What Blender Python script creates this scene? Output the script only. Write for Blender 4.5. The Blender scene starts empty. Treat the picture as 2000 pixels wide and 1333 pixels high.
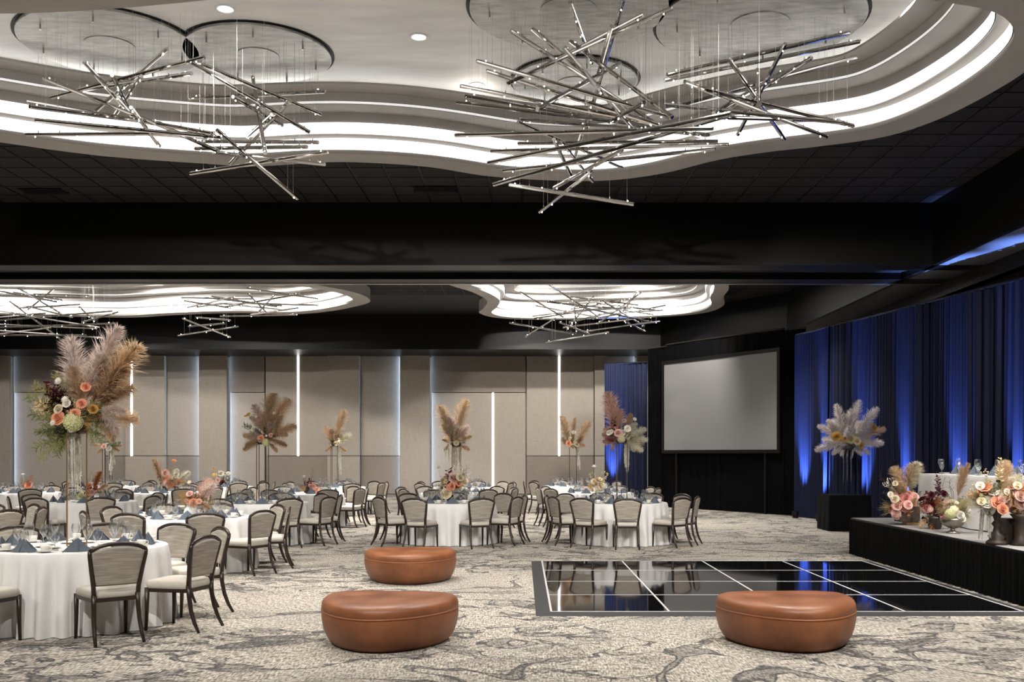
import bpy, math, random
from math import pi, sin, cos, radians as R, sqrt, atan2, hypot
from mathutils import Vector, Matrix, Quaternion

# ------------------------------------------------------------------ camera, world, exposure
F = 1945.0; CX, CY, HC = 1020.0, 888.0, 1.65          # focal length in px, principal point, eye height
sc = bpy.context.scene
col = sc.collection
cam = bpy.data.cameras.new('camera'); cam_o = bpy.data.objects.new('camera', cam); col.objects.link(cam_o)
cam_o.location = (0, 0, HC); cam_o.rotation_euler = (pi/2, 0, 0)
cam.sensor_width = 36.0; cam.lens = F/2000*36; cam.shift_x = -(CX-1000)/2000; cam.shift_y = (CY-666.5)/2000
cam.clip_end = 200
sc.camera = cam_o
w = bpy.data.worlds.new('world'); sc.world = w; w.use_nodes = True
w.node_tree.nodes['Background'].inputs[0].default_value = (0.5, 0.52, 0.6, 1)
w.node_tree.nodes['Background'].inputs[1].default_value = 0.05
sc.view_settings.view_transform = 'Standard'; sc.view_settings.look = 'None'
sc.view_settings.exposure = 0.15; sc.view_settings.gamma = 1.0; sc.view_settings.use_curve_mapping = False

GLOW = 1.5            # emission painted on the cove bands in place of light falling on them
SPOT_W = 1050.0        # recessed downlights, seen and added
UP_W = 9000.0          # blue floor uplights

rnd = random.Random(7)
# ------------------------------------------------------------------ helpers
def at(px, py, D): return Vector(((px-CX)*D/F, D, HC-(py-CY)*D/F))
def floor_d(py, z=0.0): return (HC-z)*F/(py-CY)

class MB:
    def __init__(s): s.v = []; s.f = []
    def box(s, x0, x1, y0, y1, z0, z1):
        n = len(s.v)
        s.v += [(x0,y0,z0),(x1,y0,z0),(x1,y1,z0),(x0,y1,z0),(x0,y0,z1),(x1,y0,z1),(x1,y1,z1),(x0,y1,z1)]
        s.f += [tuple(n+i for i in q) for q in ((0,3,2,1),(4,5,6,7),(0,1,5,4),(1,2,6,5),(2,3,7,6),(3,0,4,7))]
        return s
    def quad(s, a, b, c, d):
        n = len(s.v); s.v += [tuple(a),tuple(b),tuple(c),tuple(d)]; s.f.append((n,n+1,n+2,n+3)); return s
    def tri(s, a, b, c):
        n = len(s.v); s.v += [tuple(a),tuple(b),tuple(c)]; s.f.append((n,n+1,n+2)); return s
    def tube(s, pts, r, sides=6, cap=True, sq=None):
        pts = [Vector(p) for p in pts]; k = len(pts); rs = r if isinstance(r, (list,tuple)) else [r]*k
        n0 = len(s.v); up = None
        for i, p in enumerate(pts):
            t = (pts[min(i+1,k-1)]-pts[max(i-1,0)]).normalized()
            if up is None:
                up = Vector((0,0,1)) if abs(t.z) < .9 else Vector((1,0,0))
            a = t.cross(up).normalized(); b = t.cross(a).normalized(); up = -b if up.dot(b) < 0 else b
            a = t.cross(up).normalized(); b = up
            for j in range(sides):
                th = 2*pi*(j+.5)/sides
                ca, sb = cos(th)*rs[i], sin(th)*rs[i]
                if sq: ca *= sq[0]; sb *= sq[1]
                s.v.append(tuple(p+a*ca+b*sb))
        for i in range(k-1):
            for j in range(sides):
                a0 = n0+i*sides+j; a1 = n0+i*sides+(j+1)%sides
                s.f.append((a0,a1,a1+sides,a0+sides))
        if cap:
            s.f.append(tuple(n0+j for j in range(sides))[::-1]); s.f.append(tuple(n0+(k-1)*sides+j for j in range(sides)))
        return s
    def lathe(s, prof, n=20, c=(0,0,0)):
        n0 = len(s.v)
        for r, z in prof:
            for j in range(n):
                th = 2*pi*j/n; s.v.append((c[0]+r*cos(th), c[1]+r*sin(th), c[2]+z))
        for i in range(len(prof)-1):
            for j in range(n):
                a0 = n0+i*n+j; a1 = n0+i*n+(j+1)%n
                s.f.append((a0,a1,a1+n,a0+n))
        return s
    def grid(s, rows, closed=False):
        n0 = len(s.v); m = len(rows[0])
        for r in rows: s.v += [tuple(p) for p in r]
        for i in range(len(rows)-1):
            for j in range(m if closed else m-1):
                a = n0+i*m+j; b = n0+i*m+(j+1)%m
                s.f.append((a,b,b+m,a+m))
        return s
    def ngon(s, pts):
        n = len(s.v); s.v += [tuple(p) for p in pts]; s.f.append(tuple(range(n,n+len(pts)))); return s
    def mesh(s, name, mat, smooth=False):
        me = bpy.data.meshes.new(name); me.from_pydata(s.v, [], s.f); me.update()
        if mat: me.materials.append(mat)
        if smooth: me.polygons.foreach_set('use_smooth', [True]*len(me.polygons))
        return me
    def build(s, name, mat, parent=None, smooth=False, loc=None):
        return inst(name, s.mesh(name, mat, smooth), parent, loc)

def inst(name, me, parent=None, loc=None, rot=None, scale=None):
    o = bpy.data.objects.new(name, me); col.objects.link(o)
    if parent: o.parent = parent
    if loc is not None: o.location = loc
    if rot is not None:
        if isinstance(rot, Quaternion): o.rotation_mode = 'QUATERNION'; o.rotation_quaternion = rot
        else: o.rotation_euler = rot
    if scale is not None: o.scale = scale if hasattr(scale, '__len__') else (scale,)*3
    return o
def tag(o, label, cat, group=None):
    o['label'] = label; o['category'] = cat
    if group: o['group'] = group
    return o
def thing(name, label, cat, loc=(0,0,0), rz=0, group=None):
    o = bpy.data.objects.new(name, None); col.objects.link(o)
    o.location = loc; o.rotation_euler = (0,0,rz); o.empty_display_size = .1
    return tag(o, label, cat, group)
def struct(o): o['kind'] = 'structure'; return o
def stuff(o): o['kind'] = 'stuff'; return o
def copy_tree(o, parent=None):
    c = o.copy(); col.objects.link(c)
    if parent: c.parent = parent
    for ch in o.children: copy_tree(ch, c)
    return c
def bevel(o, wd, seg=2):
    m = o.modifiers.new('bevel', 'BEVEL'); m.width = wd; m.segments = seg; m.limit_method = 'ANGLE'; return o

# ------------------------------------------------------------------ materials
class NT:
    def __init__(s, name):
        s.m = bpy.data.materials.new(name); s.m.use_nodes = True; s.t = s.m.node_tree
        s.b = s.t.nodes['Principled BSDF']; s.out = s.t.nodes['Material Output']
    def n(s, ty, **kw):
        nd = s.t.nodes.new(ty)
        for k, v in kw.items():
            if k.startswith('i_'):
                key = k[2:]; nd.inputs[int(key) if key.isdigit() else key.replace('_',' ')].default_value = v
            else: setattr(nd, k, v)
        return nd
    def l(s, a, b): s.t.links.new(a, b)
    def math(s, op, a, b=None, clamp=False):
        nd = s.n('ShaderNodeMath', operation=op, use_clamp=clamp)
        for i, x in enumerate((a, b)):
            if x is None: continue
            if isinstance(x, (int,float)): nd.inputs[i].default_value = x
            else: s.l(x, nd.inputs[i])
        return nd.outputs[0]
    def ramp(s, fac, stops, interp='LINEAR'):
        nd = s.n('ShaderNodeValToRGB'); cr = nd.color_ramp; cr.interpolation = interp
        while len(cr.elements) < len(stops): cr.elements.new(.5)
        for e, (p, c) in zip(cr.elements, stops): e.position = p; e.color = tuple(c)+(1,) if len(c) == 3 else c
        s.l(fac, nd.inputs[0]); return nd.outputs[0]
    def mix(s, fac, a, b, blend='MIX'):
        nd = s.n('ShaderNodeMix', data_type='RGBA', blend_type=blend)
        for i, x in ((0,fac),(6,a),(7,b)):
            if isinstance(x, (int,float)): nd.inputs[i].default_value = x
            elif isinstance(x, tuple): nd.inputs[i].default_value = x+(1,) if len(x)==3 else x
            else: s.l(x, nd.inputs[i])
        return nd.outputs[2]
    def pos(s, scale=(1,1,1), obj=False):
        src = s.n('ShaderNodeTexCoord').outputs['Object'] if obj else s.n('ShaderNodeNewGeometry').outputs['Position']
        mp = s.n('ShaderNodeMapping'); mp.inputs['Scale'].default_value = scale; s.l(src, mp.inputs[0]); return mp.outputs[0]
    def noise(s, vec, scale=5, detail=2, rough=.5, dist=0):
        nd = s.n('ShaderNodeTexNoise'); nd.inputs['Scale'].default_value = scale; nd.inputs['Detail'].default_value = detail
        nd.inputs['Roughness'].default_value = rough; nd.inputs['Distortion'].default_value = dist
        s.l(vec, nd.inputs['Vector']); return nd.outputs['Fac']
    def bump(s, h, strength=.3, dist=.01):
        nd = s.n('ShaderNodeBump'); nd.inputs['Strength'].default_value = strength; nd.inputs['Distance'].default_value = dist
        s.l(h, nd.inputs['Height']); s.l(nd.outputs[0], s.b.inputs['Normal'])
M = {}
def mat(key, c, rough=.6, metal=0, var=0, vscale=8, bump=0, bscale=60, spec=None, vs=(1,1,1), coat=0, sheen=0, objvar=0):
    t = NT(key); b = t.b
    b.inputs['Base Color'].default_value = tuple(c)+(1,); b.inputs['Roughness'].default_value = rough; b.inputs['Metallic'].default_value = metal
    if spec is not None: b.inputs['Specular IOR Level'].default_value = spec
    if coat: b.inputs['Coat Weight'].default_value = coat
    if sheen: b.inputs['Sheen Weight'].default_value = sheen
    if var:
        f = t.noise(t.pos(vs, obj=True), vscale, 3)
        lo = tuple(x*(1-var) for x in c); hi = tuple(min(1, x*(1+var)) for x in c)
        cc = t.ramp(f, [(.3, lo), (.7, hi)])
        if objvar:
            oi = t.n('ShaderNodeObjectInfo'); hs = t.n('ShaderNodeHueSaturation')
            t.l(t.math('ADD', t.math('MULTIPLY', oi.outputs['Random'], objvar), 1-objvar/2), hs.inputs['Value']); t.l(cc, hs.inputs['Color']); cc = hs.outputs[0]
        t.l(cc, b.inputs['Base Color'])
    if bump: t.bump(t.noise(t.pos((1,1,1), obj=True), bscale, 3), bump)
    M[key] = t.m; return t
def emis(key, c, s, base=(.8,.8,.8)):
    t = NT(key); t.b.inputs['Base Color'].default_value = base+(1,)
    t.b.inputs['Emission Color'].default_value = tuple(c)+(1,); t.b.inputs['Emission Strength'].default_value = s; M[key] = t.m; return t

# carpet: woven cream ground with slate outlines wandering through it
t = NT('carpet')
wa = t.noise(t.pos((15, 62, 1)), 1, 1); wb = t.noise(t.pos((66, 13, 1)), 1, 1)
weave = t.math('ADD', t.math('MULTIPLY', wa, .5), t.math('MULTIPLY', wb, .5))
base = t.ramp(weave, [(.36, (.115,.102,.088)), (.45, (.25,.228,.195)), (.53, (.43,.392,.338)), (.64, (.66,.615,.54))])
patch = t.noise(t.pos((1,1,1)), .55, 2)
base = t.mix(t.ramp(patch, [(.45,(0,0,0)),(.65,(.4,.4,.4))]), base, (.24,.225,.205))
n1 = t.noise(t.pos((.75,1.0,1)), .62, 3, .55, .9)
iso = t.math('ABSOLUTE', t.math('SUBTRACT', n1, .5))
lw = t.noise(t.pos((1,1,1)), 1.7, 1)
dd_ = t.math('SUBTRACT', iso, t.math('MULTIPLY', t.math('SUBTRACT', lw, .40), .085))
riv = t.ramp(t.math('ADD', t.math('MULTIPLY', dd_, 10), .5, True), [(.30,(.55,.55,.55)),(.42,(.6,.6,.6)),(.47,(1,1,1)),(.54,(1,1,1)),(.58,(0,0,0))])
n2 = t.noise(t.pos((1,1.25,1)), 2.1, 2, .5, 1.1)
iso2 = t.math('ABSOLUTE', t.math('SUBTRACT', n2, .57))
zone = t.ramp(t.noise(t.pos((1,1,1)), .42, 1), [(.43,(0,0,0)),(.52,(1,1,1))])
blob = t.math('MULTIPLY', t.ramp(iso2, [(.016,(1,1,1)),(.032,(0,0,0))]), zone)
fill = t.math('MULTIPLY', t.ramp(n2, [(.60,(0,0,0)),(.63,(.55,.55,.55))]), zone)
hatch = t.ramp(t.noise(t.pos((26, 70, 1)), 1, 1), [(.34,(.45,.45,.45)),(.52,(1,1,1))])
dark = t.math('MULTIPLY', t.math('MAXIMUM', t.math('MAXIMUM', riv, blob), fill), hatch, True)
t.l(t.mix(t.math('MULTIPLY', dark, .93), base, (.034,.036,.043)), t.b.inputs['Base Color'])
t.b.inputs['Roughness'].default_value = .95; t.b.inputs['Specular IOR Level'].default_value = .1
t.bump(weave, .5, .01); M['carpet'] = t.m

def fabricwall(key, c):
    t = NT(key)
    a = t.noise(t.pos((3, 3, 120)), 1, 2); b = t.noise(t.pos((120,120,3)), 1, 2)
    f = t.math('ADD', t.math('MULTIPLY', a, .5), t.math('MULTIPLY', b, .5))
    t.l(t.ramp(f, [(.35, tuple(x*.82 for x in c)), (.65, tuple(min(1,x*1.15) for x in c))]), t.b.inputs['Base Color'])
    t.b.inputs['Roughness'].default_value = .85; t.bump(f, .2, .004); M[key] = t.m
fabricwall('wall_panel', (.30,.265,.228)); fabricwall('wall_panel_dark', (.20,.170,.143)); fabricwall('wall_tan', (.26,.21,.15))
mat('black_paint', (.0052,.0049,.0047), .40, spec=.22)
mat('black_tile', (.0105,.0090,.0085), .9, var=.35, vscale=1.2)
mat('black_grid', (.006,.0055,.005), .6)
mat('silver_trim', (.35,.34,.33), .35, 1)
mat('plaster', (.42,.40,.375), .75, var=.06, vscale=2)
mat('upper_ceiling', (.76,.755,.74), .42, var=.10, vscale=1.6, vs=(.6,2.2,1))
t = mat('leaf_silver', (.50,.50,.48), .33, .85)
f = t.noise(t.pos((1.2,4.5,1), obj=True), 2.2, 4, .6); t.l(t.ramp(f, [(.3,(.27,.265,.25)),(.7,(.58,.575,.55))]), t.b.inputs['Base Color'])
t.l(t.ramp(f, [(.3,(.34,)*3),(.7,(.46,)*3)]), t.b.inputs['Roughness']); t.bump(f, .12, .02)
mat('chrome', (.62,.60,.58), .09, 1)
mat('cable', (.62,.60,.57), .35, .8)
emis('painted_cove_light', (1.0,.985,.96), GLOW); emis('painted_ledge_light', (1,.99,.97), .6); emis('cove_hidden', (1,.985,.95), 4.5)  # first two paint cove-lit surfaces as emission; the last is the hidden LED
emis('bulb_glow', (1,.93,.82), 14); emis('downlight_glow', (1,.96,.9), 14)
emis('led_white', (1,.96,.92), 5.5); emis('led_blue', (.50,.70,1), 30.0)
emis('par_lens', (.15,.28,1), 12)
mat('cloth_white', (.74,.735,.725), .85, var=.03, vscale=3, bump=.12, bscale=900)
mat('frame_brown', (.026,.016,.011), .36, var=.2, vscale=12)
t = mat('uph_seat', (.56,.52,.46), .9, var=.05, vscale=40, bump=.15, bscale=300)
t = NT('uph_back'); f = t.noise(t.pos((6,6,90), obj=True), 1, 3)
t.l(t.ramp(f, [(.3,(.275,.245,.205)),(.7,(.43,.39,.335))]), t.b.inputs['Base Color']); t.b.inputs['Roughness'].default_value = .9; t.bump(f, .15, .003); M['uph_back'] = t.m
t = NT('leather'); f = t.noise(t.pos((1,1,1), obj=True), 3.2, 4, .6); g = t.noise(t.pos((1,1,1), obj=True), 130, 2)
t.l(t.ramp(f, [(.28,(.155,.050,.019)),(.72,(.30,.110,.042))]), t.b.inputs['Base Color']); t.l(t.ramp(f, [(.3,(.36,)*3),(.7,(.5,)*3)]), t.b.inputs['Roughness'])
t.bump(g, .12, .003); M['leather'] = t.m
mat('leather_welt', (.30,.105,.042), .45)
mat('gloss_black', (.0035,.0035,.004), .045, spec=.62)
mat('floor_ramp', (.030,.030,.031), .5)
mat('seam_metal', (.62,.62,.63), .45, .3)
mat('stage_deck', (.22,.215,.21), .7, var=.12, vscale=3)
mat('black_cloth', (.0016,.0016,.0019), .85, spec=.12)
t = mat('navy_velvet', (.0045,.0075,.0255), .7, spec=.2)
mat('drape_black', (.0014,.0014,.0018), .9, spec=.08)
mat('screen_white', (.205,.205,.207), .9)
mat('napkin', (.092,.112,.140), .85, var=.15, vscale=30, bump=.15, bscale=500)
mat('china', (.76,.74,.69), .25); mat('silverware', (.6,.6,.6), .25, 1)
mat('pepper', (.20,.13,.08), .4); mat('salt', (.8,.8,.8), .3); mat('gold_rod', (.30,.185,.085), .38, .75); mat('dark_rod', (.06,.045,.035), .4, .5)
mat('vase_white', (.66,.70,.70), .35); mat('vase_dark', (.026,.018,.014), .45); mat('bowl_silver', (.30,.26,.22), .3, .9); mat('wood_brown', (.030,.018,.012), .5, var=.3, vscale=10)
def glassmat(key, tint=(1,1,1), g=1.0):
    t = NT(key); tr = t.n('ShaderNodeBsdfTransparent'); gl = t.n('ShaderNodeBsdfGlossy'); gl.inputs['Roughness'].default_value = .03
    tr.inputs[0].default_value = tint+(1,); lw = t.n('ShaderNodeLayerWeight'); lw.inputs[0].default_value = .42
    fac = t.math('MULTIPLY', t.math('ADD', t.math('POWER', lw.outputs['Facing'], 1.3), .10), g, True)
    mx = t.n('ShaderNodeMixShader'); t.l(fac, mx.inputs[0]); t.l(tr.outputs[0], mx.inputs[1]); t.l(gl.outputs[0], mx.inputs[2]); t.l(mx.outputs[0], t.out.inputs[0]); M[key] = t.m
glassmat('glass', (.95,.96,.96)); glassmat('acrylic', (.88,.91,.95), 1.0)
PLC = dict(tan=(.66,.505,.345), mauve=(.73,.61,.56), brown=(.52,.37,.24), cream=(.84,.76,.60), pink=(.76,.51,.42), silver=(.72,.655,.63), ivory=(.93,.85,.67), rust=(.56,.27,.12))
def thin(t, amt):
    tl = t.n('ShaderNodeBsdfTranslucent'); mx = t.n('ShaderNodeMixShader'); mx.inputs[0].default_value = amt
    src = t.b.inputs['Base Color'].links[0].from_socket; t.l(src, tl.inputs[0]); t.l(t.b.outputs[0], mx.inputs[1]); t.l(tl.outputs[0], mx.inputs[2]); t.l(mx.outputs[0], t.out.inputs[0])
for k, c in PLC.items(): thin(mat('plume_'+k, c, .9, var=.42, vscale=22, vs=(1,1,.35), objvar=.2, spec=.1), .5)
FLC = dict(peach=(.80,.40,.25), white=(.80,.77,.69), blush=(.76,.52,.46), pink=(.70,.33,.31), hydra=(.68,.68,.40), cream=(.78,.70,.52), yellow=(.78,.52,.17), orange=(.74,.36,.13), burg=(.075,.014,.022), plum=(.11,.035,.06),
           green=(.22,.25,.085), dgreen=(.07,.095,.05), olive=(.33,.30,.12), euca=(.16,.22,.17), rust=(.36,.12,.05), gold=(.50,.30,.09), straw=(.58,.50,.30), twig=(.10,.06,.04), red=(.30,.025,.04))
for k, c in FLC.items(): thin(mat('fl_'+k, c, .75, var=.22, vscale=9, objvar=.25, spec=.2), .35)

# ------------------------------------------------------------------ recessed downlights (a spot lamp in each; most are added for light)
def spot(parent, energy, colr, loc=(0,0,0), rot=(0,0,0), angle=100, blend=.6, radius=.12):
    li = bpy.data.lights.new('lamp', 'SPOT'); li.energy = energy; li.color = colr; li.spot_size = R(angle); li.spot_blend = blend; li.shadow_soft_size = radius
    o = bpy.data.objects.new('lamp', li); col.objects.link(o); o.parent = parent; o.location = loc; o.rotation_euler = rot; return o
_dl = {}
def downlight(x, y, z, label, group=None, energy=None, angle=105, r=.10, aim=(0,0)):
    d = thing('seen_or_added_downlight', label, 'light', (x,y,z), 0, group)
    if r not in _dl:
        _dl[r] = (MB().lathe([(r*.92,.03),(r*.92,-.004),(r*1.15,-.012),(r*1.3,-.003),(r*1.3,.0)], 24).mesh('trim_ring', M['upper_ceiling'], True),
                  MB().ngon([(r*.92*cos(2*pi*i/24), -r*.92*sin(2*pi*i/24), .001) for i in range(24)]).mesh('lens', M['downlight_glow']))
    inst('trim_ring', _dl[r][0], d); inst('lens', _dl[r][1], d)
    spot(d, energy or SPOT_W, (1,.945,.88), (0,0,-.03), (R(aim[0]), R(aim[1]), 0), angle)
    return d

# ------------------------------------------------------------------ room shell
CEIL = 6.7; XL, XR, YN, YB = -21.5, 10.3, -5.0, 38.7
struct(MB().quad((XL,YN,0),(XR,YN,0),(XR,YB+.3,0),(XL,YB+.3,0)).build('floor', M['carpet']))
wb = struct(MB().box(XL,XR,YB+.30,YB+.45,0,CEIL+1).build('wall_back', M['wall_panel_dark']))
struct(MB().box(XL-.15,XL,YN,YB+.45,0,CEIL+1).build('wall_left', M['wall_panel']))
struct(MB().box(XR,XR+.15,YN,YB+.45,0,CEIL+1).build('wall_right', M['wall_tan']))
struct(MB().box(XL,XR,YN-.15,YN,0,CEIL+1).build('wall_front', M['wall_panel']))
struct(MB().box(XL,XR,YB-.02,YB+.30,0,.11).build('baseboard_back', M['wall_panel_dark']))

# back wall: each upholstered panel is a board of its own
def wx(px): return (px-CX)*YB/F
def wz(py): return HC-(py-CY)*YB/F
ztop, zseam, zhead, zbase = 5.75, wz(891), wz(767.5), .11
def panel(a, b, z0, z1, proud, m='wall_panel'):
    g = .012
    o = MB().box(wx(a)+g, wx(b)-g, YB-proud, YB+.29, z0+g, z1-g).build('panel', M[m], wb); return o
def strip(px, z0, z1, y, wd, m, name='light_strip'):
    MB().box(wx(px)-wd, wx(px)+wd, y-.012, y+.02, z0, z1).build(name, M[m], wb)
def seam_zone(a, b, led, pil):
    # upper and lower boards, a raised pilaster and an LED line
    cuts = [a, pil[0], pil[1], b]
    for i in range(3):
        if cuts[i+1]-cuts[i] < 3: continue
        pr = .30 if i == 1 else .06
        panel(cuts[i], cuts[i+1], zseam, ztop, pr); panel(cuts[i], cuts[i+1], zbase, zseam, pr, 'wall_panel' if i == 1 else 'wall_panel_dark')
    inpil = pil[0] < led < pil[1]
    strip(led, zseam, ztop, YB-(.30 if inpil else .06)-.004, .036, 'led_white')
def head_zone(a, b, led=None):
    panel(a, b, zhead, ztop, .10, 'wall_panel_dark'); panel(a, b, zbase, zhead, .06)
    if led: strip(led, zbase, zhead, YB-.064, .036, 'led_white')
def plain(a, b):
    # board standing off the wall on a batten, with a light strip tucked behind each edge
    g = .012; xa, xb = wx(a)+g, wx(b)-g
    p = MB().box(xa, xb, YB-.32, YB-.17, zbase+g, ztop-g).build('panel', M['wall_panel'], wb)
    MB().box(xa+.12, xb-.12, YB-.17, YB+.29, zbase, ztop).build('batten', M['wall_panel_dark'], wb)
    for x in (xa+.085, xb-.085): MB().box(x-.006, x+.006, YB-.155, YB-.085, zbase, ztop-.05).build('light_strip', M['led_blue'], wb)
plain(-35, 27); head_zone(29, 206); seam_zone(207, 391, 263, (250, 327)); plain(393, 448); head_zone(450, 518)
seam_zone(519, 781, 583, (642, 705)); plain(783, 841); head_zone(843, 1027, 963); seam_zone(1028, 1240, 1092, (1160, 1184)); plain(1242, 1300)
head_zone(-120, -37)

# dark suspended ceiling with cove openings
def catmull(pts, n=10):
    out = []; k = len(pts)
    for i in range(k):
        p0, p1, p2, p3 = (Vector(pts[(i+j-1) % k]) for j in range(4))
        for s in range(n):
            u = s/n
            out.append(.5*((2*p1)+(p2-p0)*u+(2*p0-5*p1+4*p2-p3)*u*u+(3*p1-p0-3*p2+p3)*u**3))
    return out
def resample(c, n):
    L = [0]; k = len(c)
    for i in range(k): L.append(L[-1]+(c[(i+1)%k]-c[i]).length)
    out = []; j = 0
    for i in range(n):
        d = L[-1]*i/n
        while L[j+1] < d: j += 1
        u = (d-L[j])/(L[j+1]-L[j]); out.append(c[j].lerp(c[(j+1)%k], u))
    return out
def area(c): return .5*sum(c[i].x*c[(i+1)%len(c)].y-c[(i+1)%len(c)].x*c[i].y for i in range(len(c)))
def offset(c, d):
    cur = [v.copy() for v in c]; k = len(c); steps = max(1, int(d/.07))
    for _ in range(steps):
        nx = []
        for i in range(k):
            t = cur[(i+1)%k]-cur[i-1]; n = Vector((-t.y, t.x)).normalized(); nx.append(cur[i]+n*(d/steps))
        cur = [nx[i]*.6+(nx[i-1]+nx[(i+1)%k])*.2 for i in range(k)]
    return cur
def inside(c, x, y):
    r = False; k = len(c); j = k-1
    for i in range(k):
        if (c[i].y > y) != (c[j].y > y) and x < (c[j].x-c[i].x)*(y-c[i].y)/(c[j].y-c[i].y)+c[i].x: r = not r
        j = i
    return r
coveN = [(-7.86,14.99),(-6.61,15.68),(-5.13,16.09),(-4.34,16.24),(-3.13,16.01),(-2.30,16.07),(-1.48,16.3),(-.52,16.84),(.7,17.1),(1.58,17.05),(2.39,16.62),(3.11,15.9),(3.82,15.47),(4.53,15.19),(5.35,14.74),(5.83,13.98),(6.1,12.91),(6.17,12.0),
         (6.0,11.0),(5.3,10.15),(4,9.75),(2,9.3),(0,9.2),(-2,9.5),(-3.5,9.85),(-5,10.1),(-6.5,10.15),(-8,10.4),(-9.3,11.3),(-9.6,12.8),(-9.0,14.2)]
coveL = [(-18.5,33.2),(-16.5,33.8),(-14.55,34.1),(-13.3,34.2),(-11.7,33.6),(-9.6,33.1),(-7.73,33.4),(-6.28,32.65),(-5.12,31.4),(-4.64,30.4),(-4.9,28.8),(-6.2,27.2),(-8.5,26.2),(-11,26.0),(-14,25.6),(-17,26),(-19,28),(-19.6,31)]
coveR = [(-2.3,26.8),(-1.9,27.9),(-1.43,28.9),(-1.08,30.4),(-1.22,31.9),(-1.42,33.1),(-.85,34.3),(.72,34.8),(2.84,34.5),(4.9,34.0),(6.1,33.0),(6.35,31.4),(6.0,29.7),(5.85,28.2),(5.4,26.8),(4.2,25.6),(2,25.0),(-.5,25.0),(-1.9,25.6)]
coves = []
for pts in (coveN, coveL, coveR):
    c = resample(catmull(pts, 8), 200)
    if area(c) < 0: c.reverse()
    coves.append(c)
UP = 7.35
def ring(name, ca, za, cb, zb, m, parent, smooth=True, flip=False):
    rows = [[(p.x,p.y,za) for p in ca], [(p.x,p.y,zb) for p in cb]]
    return MB().grid(rows, True).build(name, M[m], parent, smooth)
def wallring(name, c, z0, z1, m, parent): return ring(name, c, z0, c, z1, m, parent)
def soffit(name, ca, cb, z, m, parent, th=.02):
    k = len(ca); mb = MB()
    rows = [[(p.x,p.y,zz) for p in cc] for cc, zz in ((ca,z+th),(ca,z),(cb,z),(cb,z+th))]
    mb.grid(rows, True); return mb.build(name, M[m], parent)
for n, c in enumerate(coves):
    g = struct(thing('trim_%d' % (n+1), 'stepped plaster ceiling cove with lit white bands painted as glow', 'cove'))
    del g['category']; del g['label']
    s = (1, 1, .8)[n]
    o49, o66, o80, o104, o141 = (offset(c, d*s) for d in (.49,.66,.80,1.04,1.41))
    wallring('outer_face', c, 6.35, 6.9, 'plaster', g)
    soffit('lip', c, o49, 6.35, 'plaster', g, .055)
    wallring('lit_band_emission', offset(c, .50*s), 6.405, 6.585, 'painted_cove_light', g)  # emission painted in for the cove light falling on this face
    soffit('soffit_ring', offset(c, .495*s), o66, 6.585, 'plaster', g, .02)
    wallring('lit_band_emission', offset(c, .675*s), 6.60, 6.775, 'painted_cove_light', g)
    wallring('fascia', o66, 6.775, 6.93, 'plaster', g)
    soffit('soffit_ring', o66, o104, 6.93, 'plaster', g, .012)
    wallring('lit_ledge_emission', offset(c, 1.045*s), 6.942, 6.975, 'painted_ledge_light', g)  # glimpse of a lit ledge, painted as weak emission
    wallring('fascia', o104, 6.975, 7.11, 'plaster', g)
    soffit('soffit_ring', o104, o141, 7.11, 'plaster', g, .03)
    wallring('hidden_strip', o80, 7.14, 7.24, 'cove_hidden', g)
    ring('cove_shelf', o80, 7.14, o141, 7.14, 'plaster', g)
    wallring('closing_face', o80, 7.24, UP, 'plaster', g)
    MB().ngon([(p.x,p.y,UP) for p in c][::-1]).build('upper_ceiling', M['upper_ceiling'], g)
inn = [offset(c, .2) for c in coves]
def open_at(x, y): return any(inside(c, x, y) for c in inn)
ceil = MB()
def clipgrid(mb, x0, x1, y0, y1, z, cs):
    nx, ny = int(math.ceil((x1-x0)/cs)), int(math.ceil((y1-y0)/cs))
    for j in range(ny):
        run = None
        for i in range(nx+1):
            ok = i < nx and not open_at(x0+(i+.5)*cs, y0+(j+.5)*cs)
            if ok and run is None: run = i
            if not ok and run is not None:
                a, b = x0+run*cs, min(x1, x0+i*cs); ya, yb = y0+j*cs, min(y1, y0+(j+1)*cs)
                mb.quad((a,ya,z),(a,yb,z),(b,yb,z),(b,ya,z)); run = None
clipgrid(ceil, XL, XR, YN, YB+.3, CEIL+.02, .2)
ceil_o = struct(ceil.build('ceiling', M['black_grid']))
T = .61; tiles = []
def tile_mesh(mb, x, y):
    e = .02; z = CEIL; cs = (T-2*e)/4
    fl = [[not open_at(x+e+(i+.5)*cs, y+e+(j+.5)*cs) for i in range(4)] for j in range(4)]
    if all(all(r) for r in fl):
        mb.box(x+e, x+T-e, y+e, y+T-e, z, z+.018); return True
    if not any(any(r) for r in fl): return False
    for j in range(4):
        for i in range(4):
            if fl[j][i]: mb.box(x+e+i*cs, x+e+(i+1)*cs, y+e+j*cs, y+e+(j+1)*cs, z, z+.018)
    return True
whole = MB().box(-T/2+.02,T/2-.02,-T/2+.02,T/2-.02,0,.018).mesh('ceiling_tile', M['black_tile'])
far = MB(); cnt = 0
for j in range(6, 37):
    for i in range(-34, 14):
        x, y = i*T, j*T+9
        if y > 35.6 or (19.4 < y < 22.1) or x > 8.2: continue
        show = 13.0 < y < 20 and abs((x+T/2)/(y+T/2)) < .56 and cnt < 300
        if not show: tile_mesh(far, x, y); continue
        e = all(not open_at(x+dx, y+dy) for dx in (0,T/2,T) for dy in (0,T/2,T))
        if e: inst('ceiling_tile', whole, ceil_o, (x+T/2, y+T/2, CEIL)); cnt += 1
        else:
            mb = MB()
            if tile_mesh(mb, x, y) and mb.f: mb.build('ceiling_tile', M['black_tile'], ceil_o); cnt += 1
stuff(far.build('ceiling_tiles', M['black_tile'], ceil_o))
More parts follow.
